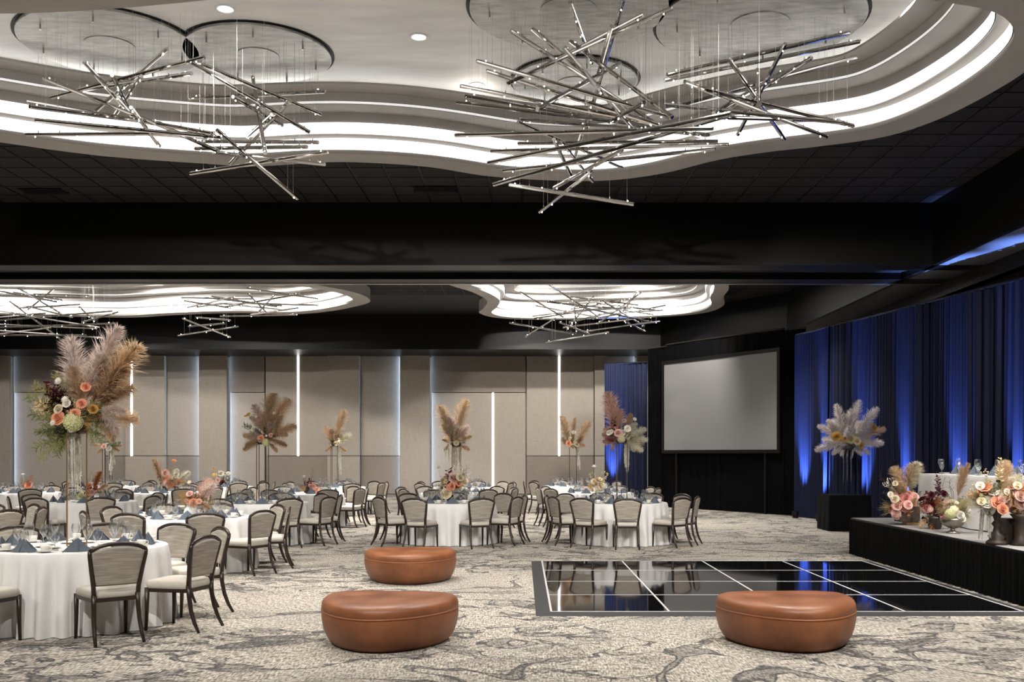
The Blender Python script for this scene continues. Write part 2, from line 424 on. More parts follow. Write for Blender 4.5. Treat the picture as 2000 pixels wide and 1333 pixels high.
# vents in the dark ceiling
for px, py in ((85,372),(850,368)):
    p = at(px, py, (CEIL-HC)*F/(CY-py)); v = thing('ceiling_vent', 'black slotted air vent in the dark tile ceiling', 'vent', (p.x,p.y,CEIL-.012), 0, 'vents in the dark ceiling')
    MB().box(-.42,.42,-.02,.02,-.01,.01).build('frame', M['black_paint'], v, loc=(0,.16,0)); MB().box(-.42,.42,-.02,.02,-.01,.01).build('frame', M['black_paint'], v, loc=(0,-.16,0))
    for k in range(4): MB().box(-.4,.4,-.008,.008,-.012,.008).build('slat', M['black_grid'], v, loc=(0,-.1+.066*k,0))

# folding-wall beam across the room and the dropped bulkheads round the edge
ZB = 5.45
bm = struct(thing('trim_4', '', '')); del bm['label']; del bm['category']
MB().box(XL, 9.3, 20.0, 20.55, ZB, CEIL+.1).build('beam_front', M['black_paint'], bm)
MB().box(XL, 9.3, 20.55, 21.6, ZB+.14, CEIL).build('track_slot', M['black_grid'], bm)
MB().box(XL, 9.3, 21.6, 22.25, ZB, CEIL+.1).build('beam_rear', M['black_paint'], bm)
MB().box(XL, 9.3, 22.10, 22.25, ZB-.012, ZB).build('edge_strip', M['silver_trim'], bm)
bk = struct(thing('trim_5', '', '')); del bk['label']; del bk['category']
inner = [(XL,36.0),(5.0,36.0),(8.24,31.0),(8.24,YN)]
for (a, b) in zip(inner[:-1], inner[1:]):
    dx, dy = b[0]-a[0], b[1]-a[1]; L = hypot(dx, dy); nx, ny = -dy/L*.12, dx/L*.12
    mb = MB(); pts = [a, b, (b[0]+nx, b[1]+ny), (a[0]+nx, a[1]+ny)]
    mb.grid([[(p[0],p[1],ZB) for p in pts], [(p[0],p[1],CEIL+.1) for p in pts]], True); mb.ngon([(p[0],p[1],ZB) for p in pts])
    mb.build('bulkhead_face', M['black_paint'], bk)
MB().ngon([(XL,36.0,ZB+.004),(5,36,ZB+.004),(8.24,31,ZB+.004),(9.3,31,ZB+.004),(9.3,YB+.3,ZB+.004),(XL,YB+.3,ZB+.004)][::-1]).build('bulkhead_soffit', M['black_paint'], bk)
mat('soffit_grey', (.16,.16,.17), .6)
MB().box(8.30,9.3,YN,31.0,ZB+.004,ZB+.03).build('bulkhead_soffit', M['soffit_grey'], bk)
MB().box(9.3,9.42,YN,YB+.3,5.12,ZB+.2).build('drop_face', M['black_paint'], bk)
MB().box(9.3,XR,YN,YB+.3,5.12,5.16).build('drop_soffit', M['black_paint'], bk)

# ------------------------------------------------------------------ dance floor
dfl = thing('dance_floor', 'glossy black panelled dance floor with silver seams', 'dance floor', (.30, 10.30, 0))
P = 1.22
pm = MB().box(.006,P-.006,.006,P-.006,0,.024).mesh('floor_panel', M['gloss_black'])
for i in range(4):
    for j in range(4): inst('floor_panel', pm, dfl, (i*P, j*P, 0))
for k in range(5):
    MB().box(k*P-.011,k*P+.011,0,4*P,0,.0262).build('seam_strip', M['seam_metal'], dfl)
    MB().box(0,4*P,k*P-.011,k*P+.011,0,.0258).build('seam_strip', M['seam_metal'], dfl)
W = 4*P; b = .16; h = .024
for q in ([(-b,-b),(W+b,-b),(W,0),(0,0)], [(W+b,-b),(W+b,W+b),(W,W),(W,0)], [(W+b,W+b),(-b,W+b),(0,W),(W,W)], [(-b,W+b),(-b,-b),(0,0),(0,W)]):
    mb = MB(); v = [(q[0][0],q[0][1],.003),(q[1][0],q[1][1],.003),(q[2][0],q[2][1],h),(q[3][0],q[3][1],h)]
    lo = [(a,c,0) for a,c,_ in v]; mb.grid([lo, v], True); mb.ngon(v); mb.build('ramp_edge', M['floor_ramp'], dfl)

# ------------------------------------------------------------------ ottomans
def ottoman(x, y, rz, label, sx=1.0):
    o = thing('ottoman', label, 'ottoman', (x, y, 0), rz, 'leather ottomans')
    N = 72
    def outline(k):
        pts = []
        for i in range(N):
            th = 2*pi*i/N; c, s = cos(th), sin(th)
            if s < 0:  e = 1.80; X = .605*abs(c)**(2/e)*(1 if c > 0 else -1); Y = -.78*abs(s)**(2/e)
            else: e = 2.9; X = .605*abs(c)**(2/e)*(1 if c > 0 else -1); Y = .27*abs(s)**(2/e)*(1-.18*math.exp(-(X/.3)**2))
            pts.append((X*k, Y*k))
        return pts
    def sweep(prof, name, m):
        mb = MB(); rows = []
        for k, z in prof: rows.append([(p[0]*sx, p[1], z) for p in outline(k)])
        mb.grid(rows, True); mb.ngon(rows[-1]); mb.ngon(rows[0][::-1]); ob = mb.build(name, M[m], o, True); return ob
    sweep([(.815,0),(.85,.008),(.90,.04),(.95,.095),(.98,.155),(.997,.215),(1.003,.26),(.998,.285)], 'body', 'leather')
    sweep([(.996,.283),(1.006,.288),(1.006,.294),(.996,.299)], 'welt', 'leather_welt')
    sweep([(.990,.297),(1.0,.318),(.996,.345),(.977,.370),(.94,.388),(.88,.400),(.75,.407),(.45,.410),(.15,.411)], 'cushion', 'leather')
    return o
ottoman(-1.175, 8.90, R(-6), 'tan leather half-moon ottoman on open carpet, second from the round tables')
ottoman(-1.48, 13.2, R(4), 'tan leather half-moon ottoman nearest the round tables')
ottoman(2.34, 8.90, R(2), 'tan leather half-moon ottoman in front of the black dance floor')

# ------------------------------------------------------------------ chandeliers
rodm = {}
def unit_rod():
    return MB().lathe([(0,0),(.92,0),(1,.006),(1,.994),(.92,1),(0,1)], 10).mesh('rod', M['chrome'], False)
ROD = unit_rod(); CABLE = MB().tube([(0,0,0),(0,0,1)], 1, 5).mesh('cable', M['cable'])
BULB = MB().lathe([(0,0),(.7,.15),(1,.5),(.7,.85),(0,1)], 8).mesh('bulb', M['bulb_glow'], True)
CAPN = MB().lathe([(0,0),(1,0),(1,1),(0,1)], 8).mesh('nipple', M['chrome'])
def canopy(ch, r):
    MB().lathe([(r+.045,.042),(r+.045,.046),(0,.046)], 64).build('shadow_gap', M['black_grid'], ch)
    MB().lathe([(r,.035),(r,.003),(r-.006,0),(0,0)], 64).build('canopy', M['leaf_silver'], ch)
    MB().lathe([(r*.29,0),(r*.29,-.008),(r*.285,-.01),(0,-.01)], 40).build('hub_plate', M['leaf_silver'], ch)
    for k in range(7):
        a = 2*pi*k/7+.4; MB().lathe([(.012,0),(.012,-.075),(0,-.075)], 8, (r*.8*cos(a), r*.8*sin(a), 0)).build('standoff', M['chrome'], ch)
def add_rod(ch, A, B, r, ztop, seed):
    """one tube with its cables and lamps; A, B are world points"""
    rr = random.Random(seed); o = Vector(ch.location); d = B-A; L = d.length
    rod = inst('rod', ROD, ch, A-o, Vector((0,0,1)).rotation_difference(d), (r, r, L))
    inv = (Matrix.LocRotScale(A-o, Vector((0,0,1)).rotation_difference(d), Vector((r,r,L)))).inverted()
    def child(name, me, wp, wscale):
        c = inst(name, me, ch, wp-o, None, wscale); return c
    for u in (.06+.05*rr.random(), .14+.1*rr.random(), .80+.08*rr.random(), .92+.04*rr.random()):
        p = A+d*u; child('cable', CABLE, p, (.0014, .0014, ztop-p.z))
        child('cable_clamp', CAPN, p+Vector((0,0,r*.6)), (.007,.007,.035))
    for u in (.05, .95, .16+.5*rr.random()):
        p = A+d*u; s = 1 if rr.random() < .45 else -1
        child('bulb', BULB, p+Vector((0,0,r*.8 if s > 0 else -r*.8-.02)), (.009,.009,.022))
def rods_px(ch, spec, Dc, L, ztop, r=.021, seed=1):
    rr = random.Random(seed)
    for k, (x1,y1,x2,y2) in enumerate(spec):
        dm = Dc+rr.uniform(-.55,.55); lat = hypot(x2-x1, y2-y1)*dm/F
        want = max(L*rr.uniform(.85,1.1), lat*1.02); dd = min(1.7, sqrt(max(0, want*want-lat*lat)))
        # lower end in the picture is usually the nearer one
        s = -1 if y1 < y2 else 1
        if rr.random() < .25: s = -s
        lim = lambda y_: (ztop-.16-HC)*F/(CY-y_)
        A = at(x1,y1,min(lim(y1), dm+s*dd/2)); B = at(x2,y2,min(lim(y2), dm-s*dd/2))
        add_rod(ch, A, B, r, ztop, seed*100+k)
def sc_(lst, k, x0=0, y0=0): return [(a/k+x0, b/k+y0, c/k+x0, d/k+y0) for a,b,c,d in lst]
KA = 2000/700; KB = 2000/850
discA1 = (-5.70,13.77,1.18); discA2 = (-3.74,14.10,1.02); discB1 = (.59,12.66,1.26); discB2 = (3.12,13.08,1.35); discB3 = (.80,15.15,.95)
def chandelier(label, disc, z=7.30):
    ch = thing('chandelier', label, 'chandelier', (disc[0],disc[1],z)); canopy(ch, disc[2]); return ch
ch = chandelier('cluster of long chrome rods under the silver disc nearest the left cove end', discA1)
ch['label'] = 'chrome rod chandelier under the larger disc of the touching pair'
rods_px(ch, sc_([(235,435,1005,745),(155,565,1180,745),(165,595,900,690),(195,670,1235,770),(145,752,1205,745),(285,545,1140,320),(440,505,1070,410),(470,345,760,670),(625,420,735,640),(730,600,890,815),(515,635,935,270),(635,650,790,425),(870,690,1220,845)], KA), 13.4, 2.2, 7.3, .027, 3)
ch = chandelier('chrome rod chandelier under the smaller disc of the touching pair', discA2)
rods_px(ch, sc_([(1090,345,1795,640),(1070,350,1730,740),(1060,550,1815,510),(1300,540,1575,700),(1410,430,1480,855),(1380,765,1515,640),(1285,915,1620,560),(1210,725,1660,1110),(1060,970,1830,850),(1130,790,1775,795),(1090,830,1715,820),(1190,850,1815,920)], KA), 13.9, 2.1, 7.3, .027, 4)
ch = chandelier('dense starburst chandelier of many crossing chrome rods', discB1)
rods_px(ch, sc_([(345,140,1000,560),(445,130,1010,620),(590,215,905,590),(620,190,1090,540),(620,10,720,290),(330,385,1090,35),(450,330,960,65),(190,280,1085,540),(235,325,1030,575),(115,395,1040,575),(135,440,990,585),(95,470,1010,580),(745,350,810,120),(690,600,865,0),(470,500,850,290),(90,622,1280,590),(240,750,1360,520),(265,850,1350,530),(800,560,960,470)], KB, 850), 12.9, 2.3, 7.3, .027, 5)
ch = chandelier('drooping chrome rod chandelier under the small disc by the stepped cove', discB3)
rods_px(ch, sc_([(380,560,860,770),(390,550,1260,620),(380,660,1300,650),(255,695,1350,665),(310,785,1290,685),(545,640,630,820),(580,650,725,835),(635,740,720,470),(545,865,860,690),(340,850,915,940),(480,975,720,790),(1140,600,1230,630)], KB, 850), 14.3, 2.4, 7.3, .027, 6)
ch = chandelier('chrome rod chandelier under the wide disc by the cove rounded end', discB2)
rods_px(ch, sc_([(1065,345,1905,150),(1050,370,1955,190),(1100,490,1940,260),(1345,265,1605,640),(1480,320,1490,480),(1390,620,1610,200),(1145,375,1800,630),(1240,410,1925,580),(1050,480,1880,565),(1310,540,1860,555),(1320,520,1730,265),(1280,520,1600,330)], KB, 850), 13.1, 2.2, 7.3, .027, 8)
def far_chandelier(label, cx, cy, r, D, spec, nrand, box, seed):
    ch = chandelier(label, (cx,cy,r)); rr = random.Random(seed); lst = list(spec)
    for _ in range(nrand):
        x = rr.uniform(box[0],box[2]); y = rr.uniform(box[1],box[3]); a = rr.choice([1,-1])*rr.uniform(0,.35) if rr.random() < .7 else rr.uniform(-1.1,1.1); l = rr.uniform(45,75)
        lst.append((x-l*cos(a), y-l*sin(a)*.8, x+l*cos(a), y+l*sin(a)*.8))
    rods_px(ch, lst, D, 2.3, 7.3, .024, seed)
far_chandelier('wide chrome rod chandelier above the tall feathered centrepiece, beyond the beam', -14.2, 29.6, 1.3, 28.6,
    [(0,646,200,660),(0,626,220,608),(0,640,224,632),(0,634,190,642),(0,655,170,655),(20,612,195,640),(-60,660,100,640),(35,563,118,612),(55,605,105,565),(155,600,185,628),(160,630,230,610)], 8, (20,565,190,625), 11)
far_chandelier('small chrome rod chandelier hanging between two wall pilasters, beyond the beam', -8.6, 29.8, 1.2, 28.8,
    [(348,656,465,638),(356,622,450,659),(368,638,440,632),(382,620,450,626),(385,600,455,592),(490,615,582,602),(430,618,580,615),(440,600,585,575),(360,588,450,602),(485,575,520,610),(505,610,535,578)], 7, (400,570,560,600), 12)
far_chandelier('sprawling chrome rod chandelier under the small far cove', 2.0, 29.6, 1.35, 29.4,
    [(995,631,1125,653),(1027,658,1085,622),(1066,669,1190,649),(1140,648,1289,628),(1092,630,1150,652),(1220,628,1260,648),(1015,570,1100,620),(1040,618,1200,600),(1100,640,1280,618),(1205,625,1245,570),(1122,600,1126,648)], 18, (1060,575,1250,625), 13)

# downlights seen in the near cove, then unseen ones added to light the hall
def ray_z(px, py, z): 
    p = at(px, py, (z-HC)*F/(CY-py)); return p.x, p.y
for px, py in ((440,17),(818,72),(931,166)):
    x, y = ray_z(px, py, UP); downlight(x, y, UP-.004, 'added unseen downlight in the pale upper ceiling', 'downlights in the near cove')
for x, y in ((2.2,11.6),(4.6,12.2),(-6.9,12.2),(-8.0,12.9)):  # unseen downlights added for more light from the near cove
    downlight(x, y, UP-.004, 'added unseen downlight in the pale upper ceiling', 'downlights in the near cove')
for x, y in ((-12.5,7.5),(6.2,7.0),(-13,13),(-13.5,17.8)):  # unseen downlights added to brighten the near hall
    downlight(x, y, CEIL-.006, 'added unseen downlight in the dark tile ceiling on the near side', 'added downlights in the dark ceiling, near hall')
downlight(6.7, 9.0, CEIL-.006, 'added unseen fill spotlight above the stage head table', None, SPOT_W*2.6, 90, .10, (44, 0))  # added out of view to light the stage flowers and head table
for x, y, ax, az in ((-9.0,3.5,55,0),(-4.5,3.5,55,0),(0,3.5,57,0),(4.0,3.5,55,0)):  # unseen spots added as front fill on tables, chairs and flowers
    downlight(x, y, CEIL-.006, 'added unseen fill spotlight in the dark ceiling, tilted down the hall', 'added fill spotlights in the dark ceiling', SPOT_W*1.7, 80, .10, (ax, az))
for x, y in ((-3.2,24.0),(-3.2,26.0),(-7,24.0),(-11,24.0),(-15,24.4),(1.5,23.8),(5.0,23.8)):  # added behind the beam, out of view, to brighten the far floor
    downlight(x, y, CEIL-.006, 'added hidden downlight in the dark tile ceiling beyond the beam', 'added downlights in the dark ceiling, beyond the beam', SPOT_W*1.5)
for x, y in ((-16.5,30.5),(-11.3,31.0),(-6.8,30.4),(-11.2,28.0),(.0,28.0),(4.2,28.2),(3.9,32.0),(.4,32.2)):  # added with hidden lenses, tilted to brighten the back wall
    downlight(x, y, UP-.004, 'added hidden downlight in a pale cove ceiling beyond the beam', 'added downlights in the coves beyond the beam', SPOT_W*1.6, 110, .10, (42, 0))

# ------------------------------------------------------------------ chair
def superbox(w0, w1, d0, d1, z0, z1, r, crown=0):
    """rounded cushion, w0 front half-width, w1 rear half-width, d0 rear y, d1 front y"""
    def loop(k, z):
        pts = []
        for i in range(32):
            th = 2*pi*i/32; c, s = cos(th), sin(th); e = .28
            u = abs(c)**e*(1 if c > 0 else -1); v = abs(s)**e*(1 if s > 0 else -1)
            y = (d0+d1)/2+v*((d1-d0)/2-k); wd = (w1+(w0-w1)*((y-d0)/(d1-d0)))-k; pts.append((u*wd, y, z))
        return pts
    mb = MB(); rows = [loop(r,z0), loop(.004,z0+r*.6), loop(0,(z0+z1)/2), loop(.006,z1-r), loop(r*.8,z1-r*.25), loop(r*2.2,z1+crown*.3), loop(r*5,z1+crown)]
    mb.grid(rows, True); mb.ngon(rows[-1]); mb.ngon(rows[0][::-1]); return mb
def make_chair():
    root = bpy.data.objects.new('banquet_chair', None)
    parts = []
    def add(name, mb, m, smooth=True): parts.append((name, mb.mesh(name, M[m], smooth)))
    add('seat', superbox(.236,.208,-.215,.248,.392,.474,.018,.010), 'uph_seat')
    mb = MB()
    fl, fr, rl, rr_ = (-.215,.215), (.215,.215), (-.185,-.2), (.185,-.2)
    for a, b in ((fl,fr),(fl,rl),(fr,rr_),(rl,rr_)): mb.tube([(a[0],a[1],.382),(b[0],b[1],.382)], .019, 4, sq=(.9,1.25))
    add('seat_frame', mb, 'frame_brown', False)
    for s in (-1,1):
        add('leg', MB().tube([(s*.215,.215,.405),(s*.216,.217,.2),(s*.218,.225,0)], [.023,.019,.014], 6), 'frame_brown')
        add('leg', MB().tube([(s*.185,-.205,.43),(s*.187,-.212,.33),(s*.192,-.235,.2),(s*.198,-.275,.09),(s*.204,-.325,0)], [.024,.022,.02,.018,.014], 6), 'frame_brown')
        add('post', MB().tube([(s*.185,-.205,.40),(s*.192,-.215,.50),(s*.215,-.235,.64),(s*.237,-.262,.775),(s*.238,-.270,.815)], [.024,.0225,.021,.020,.018], 4), 'frame_brown')
    arch = []
    for i in range(13):
        u = -1+2*i/12; arch.append((u*.240, -.268-.012*(1-u*u), .812+.060*(1-abs(u)**2.8)))
    add('top_rail', MB().tube(arch, .018, 6), 'frame_brown')
    # padded back: shield shape, dished
    rows = []; nz, nu = 9, 13
    def bk(u, v, off):
        z = .505+v*.30; hw = .176+.050*min(1, v*1.05); z += (1-abs(u)**2.2)*.045*v
        y = -.214-.055*v**1.2+off - .018*(1-u*u)*1.0
        return (u*hw, y, z)
    mb = MB(); loops = []
    for off, k in ((.026,.90),(.020,.975),(0,1.0),(-.014,.975),(-.018,.90)):
        per = []
        for i in range(nu): per.append((-1+2*i/(nu-1), 0))
        for j in range(1,nz): per.append((1, j/(nz-1)))
        for i in range(1,nu): per.append((1-2*i/(nu-1), 1))
        for j in range(1,nz-1): per.append((-1, 1-j/(nz-1)))
        loops.append([bk(u*k, .5+(v-.5)*k, off) for u, v in per])
    mb.grid(loops, True)
    for off, k, fl in ((.026,.90,False),(-.018,.90,True)):
        g = [[bk((-1+2*i/(nu-1))*k, .5+(j/(nz-1)-.5)*k, off+(.008 if not fl else -.003)*(1-((-1+2*i/(nu-1))**2))*(1-(2*j/(nz-1)-1)**2)) for i in range(nu)] for j in range(nz)]
        mb.grid(g if fl else [r[::-1] for r in g])
    add('backrest', mb, 'uph_back')
    return parts
CHAIR = make_chair()
def chair(x, y, rz, label, group):
    o = thing('banquet_chair', label, 'chair', (x,y,0), rz, group)
    for n, me in CHAIR: inst(n, me, o)
    return o

# ------------------------------------------------------------------ tableware
TZ = .757
def cloth_mesh(seed, Rt=.84):
    rr = random.Random(seed); N = 220; ph = [rr.uniform(0,6.28) for _ in range(4)]
    def fold(th): 
        a = abs(sin((13*th+ph[0]+1.1*sin(2*th+ph[1]))))**1.6; return a-.45+.22*sin(9*th+ph[2])+.10*sin(31*th+ph[3])
    rows = []
    for r in (.02,.3,.6,.78,.825): rows.append([(r*cos(2*pi*i/N), r*sin(2*pi*i/N), TZ-.003) for i in range(N)])
    for d, z in ((.835,TZ-.005),(.845,TZ-.014)): rows.append([(d*cos(2*pi*i/N), d*sin(2*pi*i/N), z) for i in range(N)])
    for k in range(1, 9):
        u = k/8; z = (TZ-.014)*(1-u)+.006*u; row = []
        for i in range(N):
            th = 2*pi*i/N; f = fold(th); r = .846+.020*u+.105*u**.6*max(-.35,f)+.02*u
            row.append((r*cos(th), r*sin(th), z))
        rows.append(row)
    return MB().grid(rows, True).mesh('tablecloth', M['cloth_white'], True)
CLOTH = [cloth_mesh(s) for s in (1,2,3)]
TOP = MB().lathe([(0,.735),(.82,.735),(.825,.74),(.825,.75),(0,.75)], 40).mesh('tabletop', M['wood_brown'])
PED = MB().lathe([(0,.735),(.3,.735),(.05,.68),(.05,.06),(.3,.03),(.3,0),(0,0)], 20).mesh('pedestal', M['frame_brown'])
def napkin_mesh():
    mb = MB(); ap = (0,0,.125)
    A, B, C = (-.115,-.028,0), (.115,-.028,0), (0,.085,0)
    mb.tri(A,(0,-.062,.002),ap); mb.tri((0,-.062,.002),B,ap); mb.tri(B,C,ap); mb.tri(C,A,ap)
    # folded hem layers
    for k in (1,2):
        e = .006*k
        mb.tri((-.115-e*1.4,-.022+e,0),(-.006,-.066-e*.4,.0),(-.003*k,-.004,.125-e*1.6))
        mb.tri((.006,-.064-e*.4,0),(.115+e*1.4,-.022+e,0),(.003*k,-.004,.125-e*1.6))
    mb.tri((.05,.02,.0),(.125,.03,0),(0.008,.01,.118)); mb.tri((-.125,.03,0),(-.05,.02,0),(-.008,.01,.118))
    return mb.mesh('napkin', M['napkin'])
NAP = napkin_mesh()
TENT = None
def glass_mesh(h, rb, stem, key='glass'):
    hb = h-stem
    p = [(0,.002),(.034,.002),(.036,.004),(.03,.008),(.006,.016),(.0042,.03),(.0042,stem*.85),(.008,stem)]
    for i in range(1,10):
        u = i/9; r = rb*(sin(min(1,u*1.55)*pi/2))**.8 if u < .65 else rb*(1-.30*((u-.65)/.35)**1.5); p.append((max(.008,r), stem+hb*u))
    return MB().lathe(p, 16).mesh('wine_glass', M[key], True)
WINE = glass_mesh(.232,.047,.09); GOB = glass_mesh(.180,.041,.06)
SAUC = MB().lathe([(0,.004),(.04,.004),(.072,.014),(.075,.016),(.07,.019),(.04,.009),(0,.009)], 24).mesh('saucer', M['china'], True)
cupm = MB().lathe([(0,.0),(.025,.0),(.028,.004),(.04,.03),(.043,.056),(.041,.056),(.037,.03),(.024,.008),(0,.008)], 20)
CUP = cupm.mesh('cup', M['china'], True)
HND = MB().tube([(.040,0,.044),(.058,0,.046),(.064,0,.032),(.055,0,.018),(.036,0,.016)], .004, 6).mesh('handle', M['china'], True)
PLATE = MB().lathe([(0,.004),(.05,.004),(.078,.012),(.08,.014),(.075,.016),(.05,.008),(0,.008)], 28).mesh('bread_plate', M['china'], True)
def fork_mesh():
    mb = MB().box(-.004,.004,-.10,.02,0,.002); mb.box(-.011,.011,.02,.045,0,.002)
    for k in range(4): mb.box(-.011+k*.0064,-.008+k*.0064,.045,.085,0,.002)
    return mb.mesh('fork', M['silverware'])
FORK = fork_mesh(); KNIFE = MB().box(-.005,.005,-.11,-.01,0,.003).box(-.009,.007,-.01,.11,0,.002).mesh('knife', M['silverware'])

def side(a):
    k = int(round(math.degrees(a)/45.0)) % 8
    return ('stage side','wall-and-stage corner','panelled-wall side','wall corner away from stage','side away from stage','open-hall corner away from stage','side away from panelled wall','open-hall corner towards stage')[k]
def round_table(key, x, y, tp, chairs, detail, seed, setting0=0.0, clothrot=0.0):
    rr = random.Random(seed)
    t = thing('banquet_table', 'round table in white floor-length cloth with '+tp, 'table', (x,y,0), clothrot, 'round banquet tables')
    inst('tabletop', TOP, t); inst('pedestal', PED, t); inst('tablecloth', CLOTH[seed % 3], t)
    for a in chairs:
        a = R(a+rr.uniform(-3,3)); rd = 1.14+rr.uniform(-.03,.04); rz = a+pi/2+R(rr.uniform(-6,6))
        chair(x+rd*cos(a), y+rd*sin(a), rz, 'beige banquet chair, '+side(a)+' of table with '+tp, 'chairs at the table with '+tp)
    n = 9
    for k in range(n):
        a = R(setting0)+2*pi*k/n+rr.uniform(-.05,.05); ca, sa = cos(a), sin(a)
        def pl(rad, tan): return (x+rad*ca-tan*sa, y+rad*sa+tan*ca, TZ)
        o = inst('napkin', NAP, None, pl(.66+rr.uniform(-.02,.02), 0), (0,0,a+pi/2+R(rr.uniform(-16,16)))); tag(o, 'slate napkin pyramid on '+side(a)+' of table with '+tp, 'napkin', 'napkins on the table with '+tp)
        o = inst('wine_glass', WINE, None, pl(.44, .075+rr.uniform(-.015,.015))); tag(o, 'tall wine glass, '+side(a)+' of table with '+tp, 'glass', 'wine glasses on the table with '+tp)
        o = inst('water_goblet', GOB, None, pl(.50, .17+rr.uniform(-.015,.015))); tag(o, 'short goblet, '+side(a)+' of table with '+tp, 'glass', 'goblets on the table with '+tp)
        if detail >= 1:
            s = thing('coffee_cup', 'cup and saucer, '+side(a)+' of table with '+tp, 'cup', pl(.66,.215), rr.uniform(0,6), 'coffee cups on the table with '+tp)
            inst('saucer', SAUC, s); c = inst('cup', CUP, s, (0,0,.009)); inst('handle', HND, c)
            o = inst('bread_plate', PLATE, None, pl(.31,-.01)); tag(o, 'bread plate, '+side(a)+' of table with '+tp, 'plate', 'bread plates on the table with '+tp)
        if detail >= 2:
            o = inst('fork', FORK, None, pl(.66,-.125+.0), (0,0,a+pi/2)); tag(o, 'steel fork, '+side(a)+' of table with '+tp, 'fork', 'forks on the table with '+tp)
            o = inst('knife', KNIFE, None, pl(.66,.13), (0,0,a+pi/2)); tag(o, 'steel knife, '+side(a)+' of table with '+tp, 'knife', 'knives on the table with '+tp)
    return t
PAT = [-144,-108,-58,-20,15,50,88,125,161]
TB = dict(
 L1=(-4.37,9.77,'fern-and-burgundy pampas',[-110,-55,-18,34,69,103,137,171],2,0,14),
 L2=(-4.76,14.3,'pink-plumed white jug',[-144,-106,-66,-27,8,46,88,125,161],2,1,4),
 L3=(-4.85,18.6,'yellow anthurium plume ball',PAT,1,2,6),
 L4=(-4.98,23.0,'burgundy-leaf bouquet',PAT,0,3,10),
 L5=(-5.18,27.5,'slender tan plume',PAT,0,4,0),
 M1=(-1.36,18.7,'dark-orchid rose bouquet',[-148,-110,-60,-25,10,46,88,130,168],1,5,-2),
 M2=(-1.52,23.0,'tall twin pampas spires',PAT,0,6,12),
 M3=(-1.60,27.4,'small straw bouquet',[-144,-20,15,45,80,125,150],0,7,4),
 R1=(1.86,18.6,'pink-and-cream plume stand',[-157,-124,-91,-47,-13,24,62,100,138,171],1,8,8),
 R2=(1.75,23.3,'ivory dried-grass bouquet',[-170,-140,-20,20,60,100,150],0,9,5),
 R3=(1.44,28.3,'V-shaped tan plumes',[-143,-180,140,100,60,20],0,10,0),
 A0=(-8.45,14.3,'flowers out of view',[-60,-20,15,50,88],0,11,8),
 A1=(-8.24,19.0,'rust-and-white-dahlia bouquet',PAT,0,12,3),
 A2=(-8.42,23.5,'orange-disc peach bouquet',PAT,0,13,7),
 A3=(-8.38,27.8,'yellow-disc berry bouquet',PAT,0,14,9),
 B1=(-11.75,23.4,'small rust-leaf bouquet',PAT,0,15,2),
 B2=(-11.75,28.2,'tall eucalyptus bouquet',PAT,0,16,4),
)
for k, (x,y,tp,chs,det,seed,s0) in TB.items(): round_table(k, x, y, tp, chs, det, seed+20, s0, seed*.7)
# condiments on the nearest table
for (px,py,m,lab) in ((145,1067,'pepper','brown pepper shaker beside the salt on the nearest round table'),(156,1067,'salt','white salt shaker beside the pepper on the nearest round table'),(155,1052,'pepper','brown glass shaker with steel cap behind the salt and pepper')):
    p = at(px, py, floor_d(py, TZ)); s = thing('shaker', lab, 'shaker', (p.x,p.y,TZ))
    MB().lathe([(0,0),(.02,0),(.021,.004),(.017,.05),(0,.05)], 12).build('jar', M[m], s, True); MB().lathe([(.018,.05),(.018,.058),(.013,.068),(0,.07)], 12).build('cap', M['silverware'], s, True)

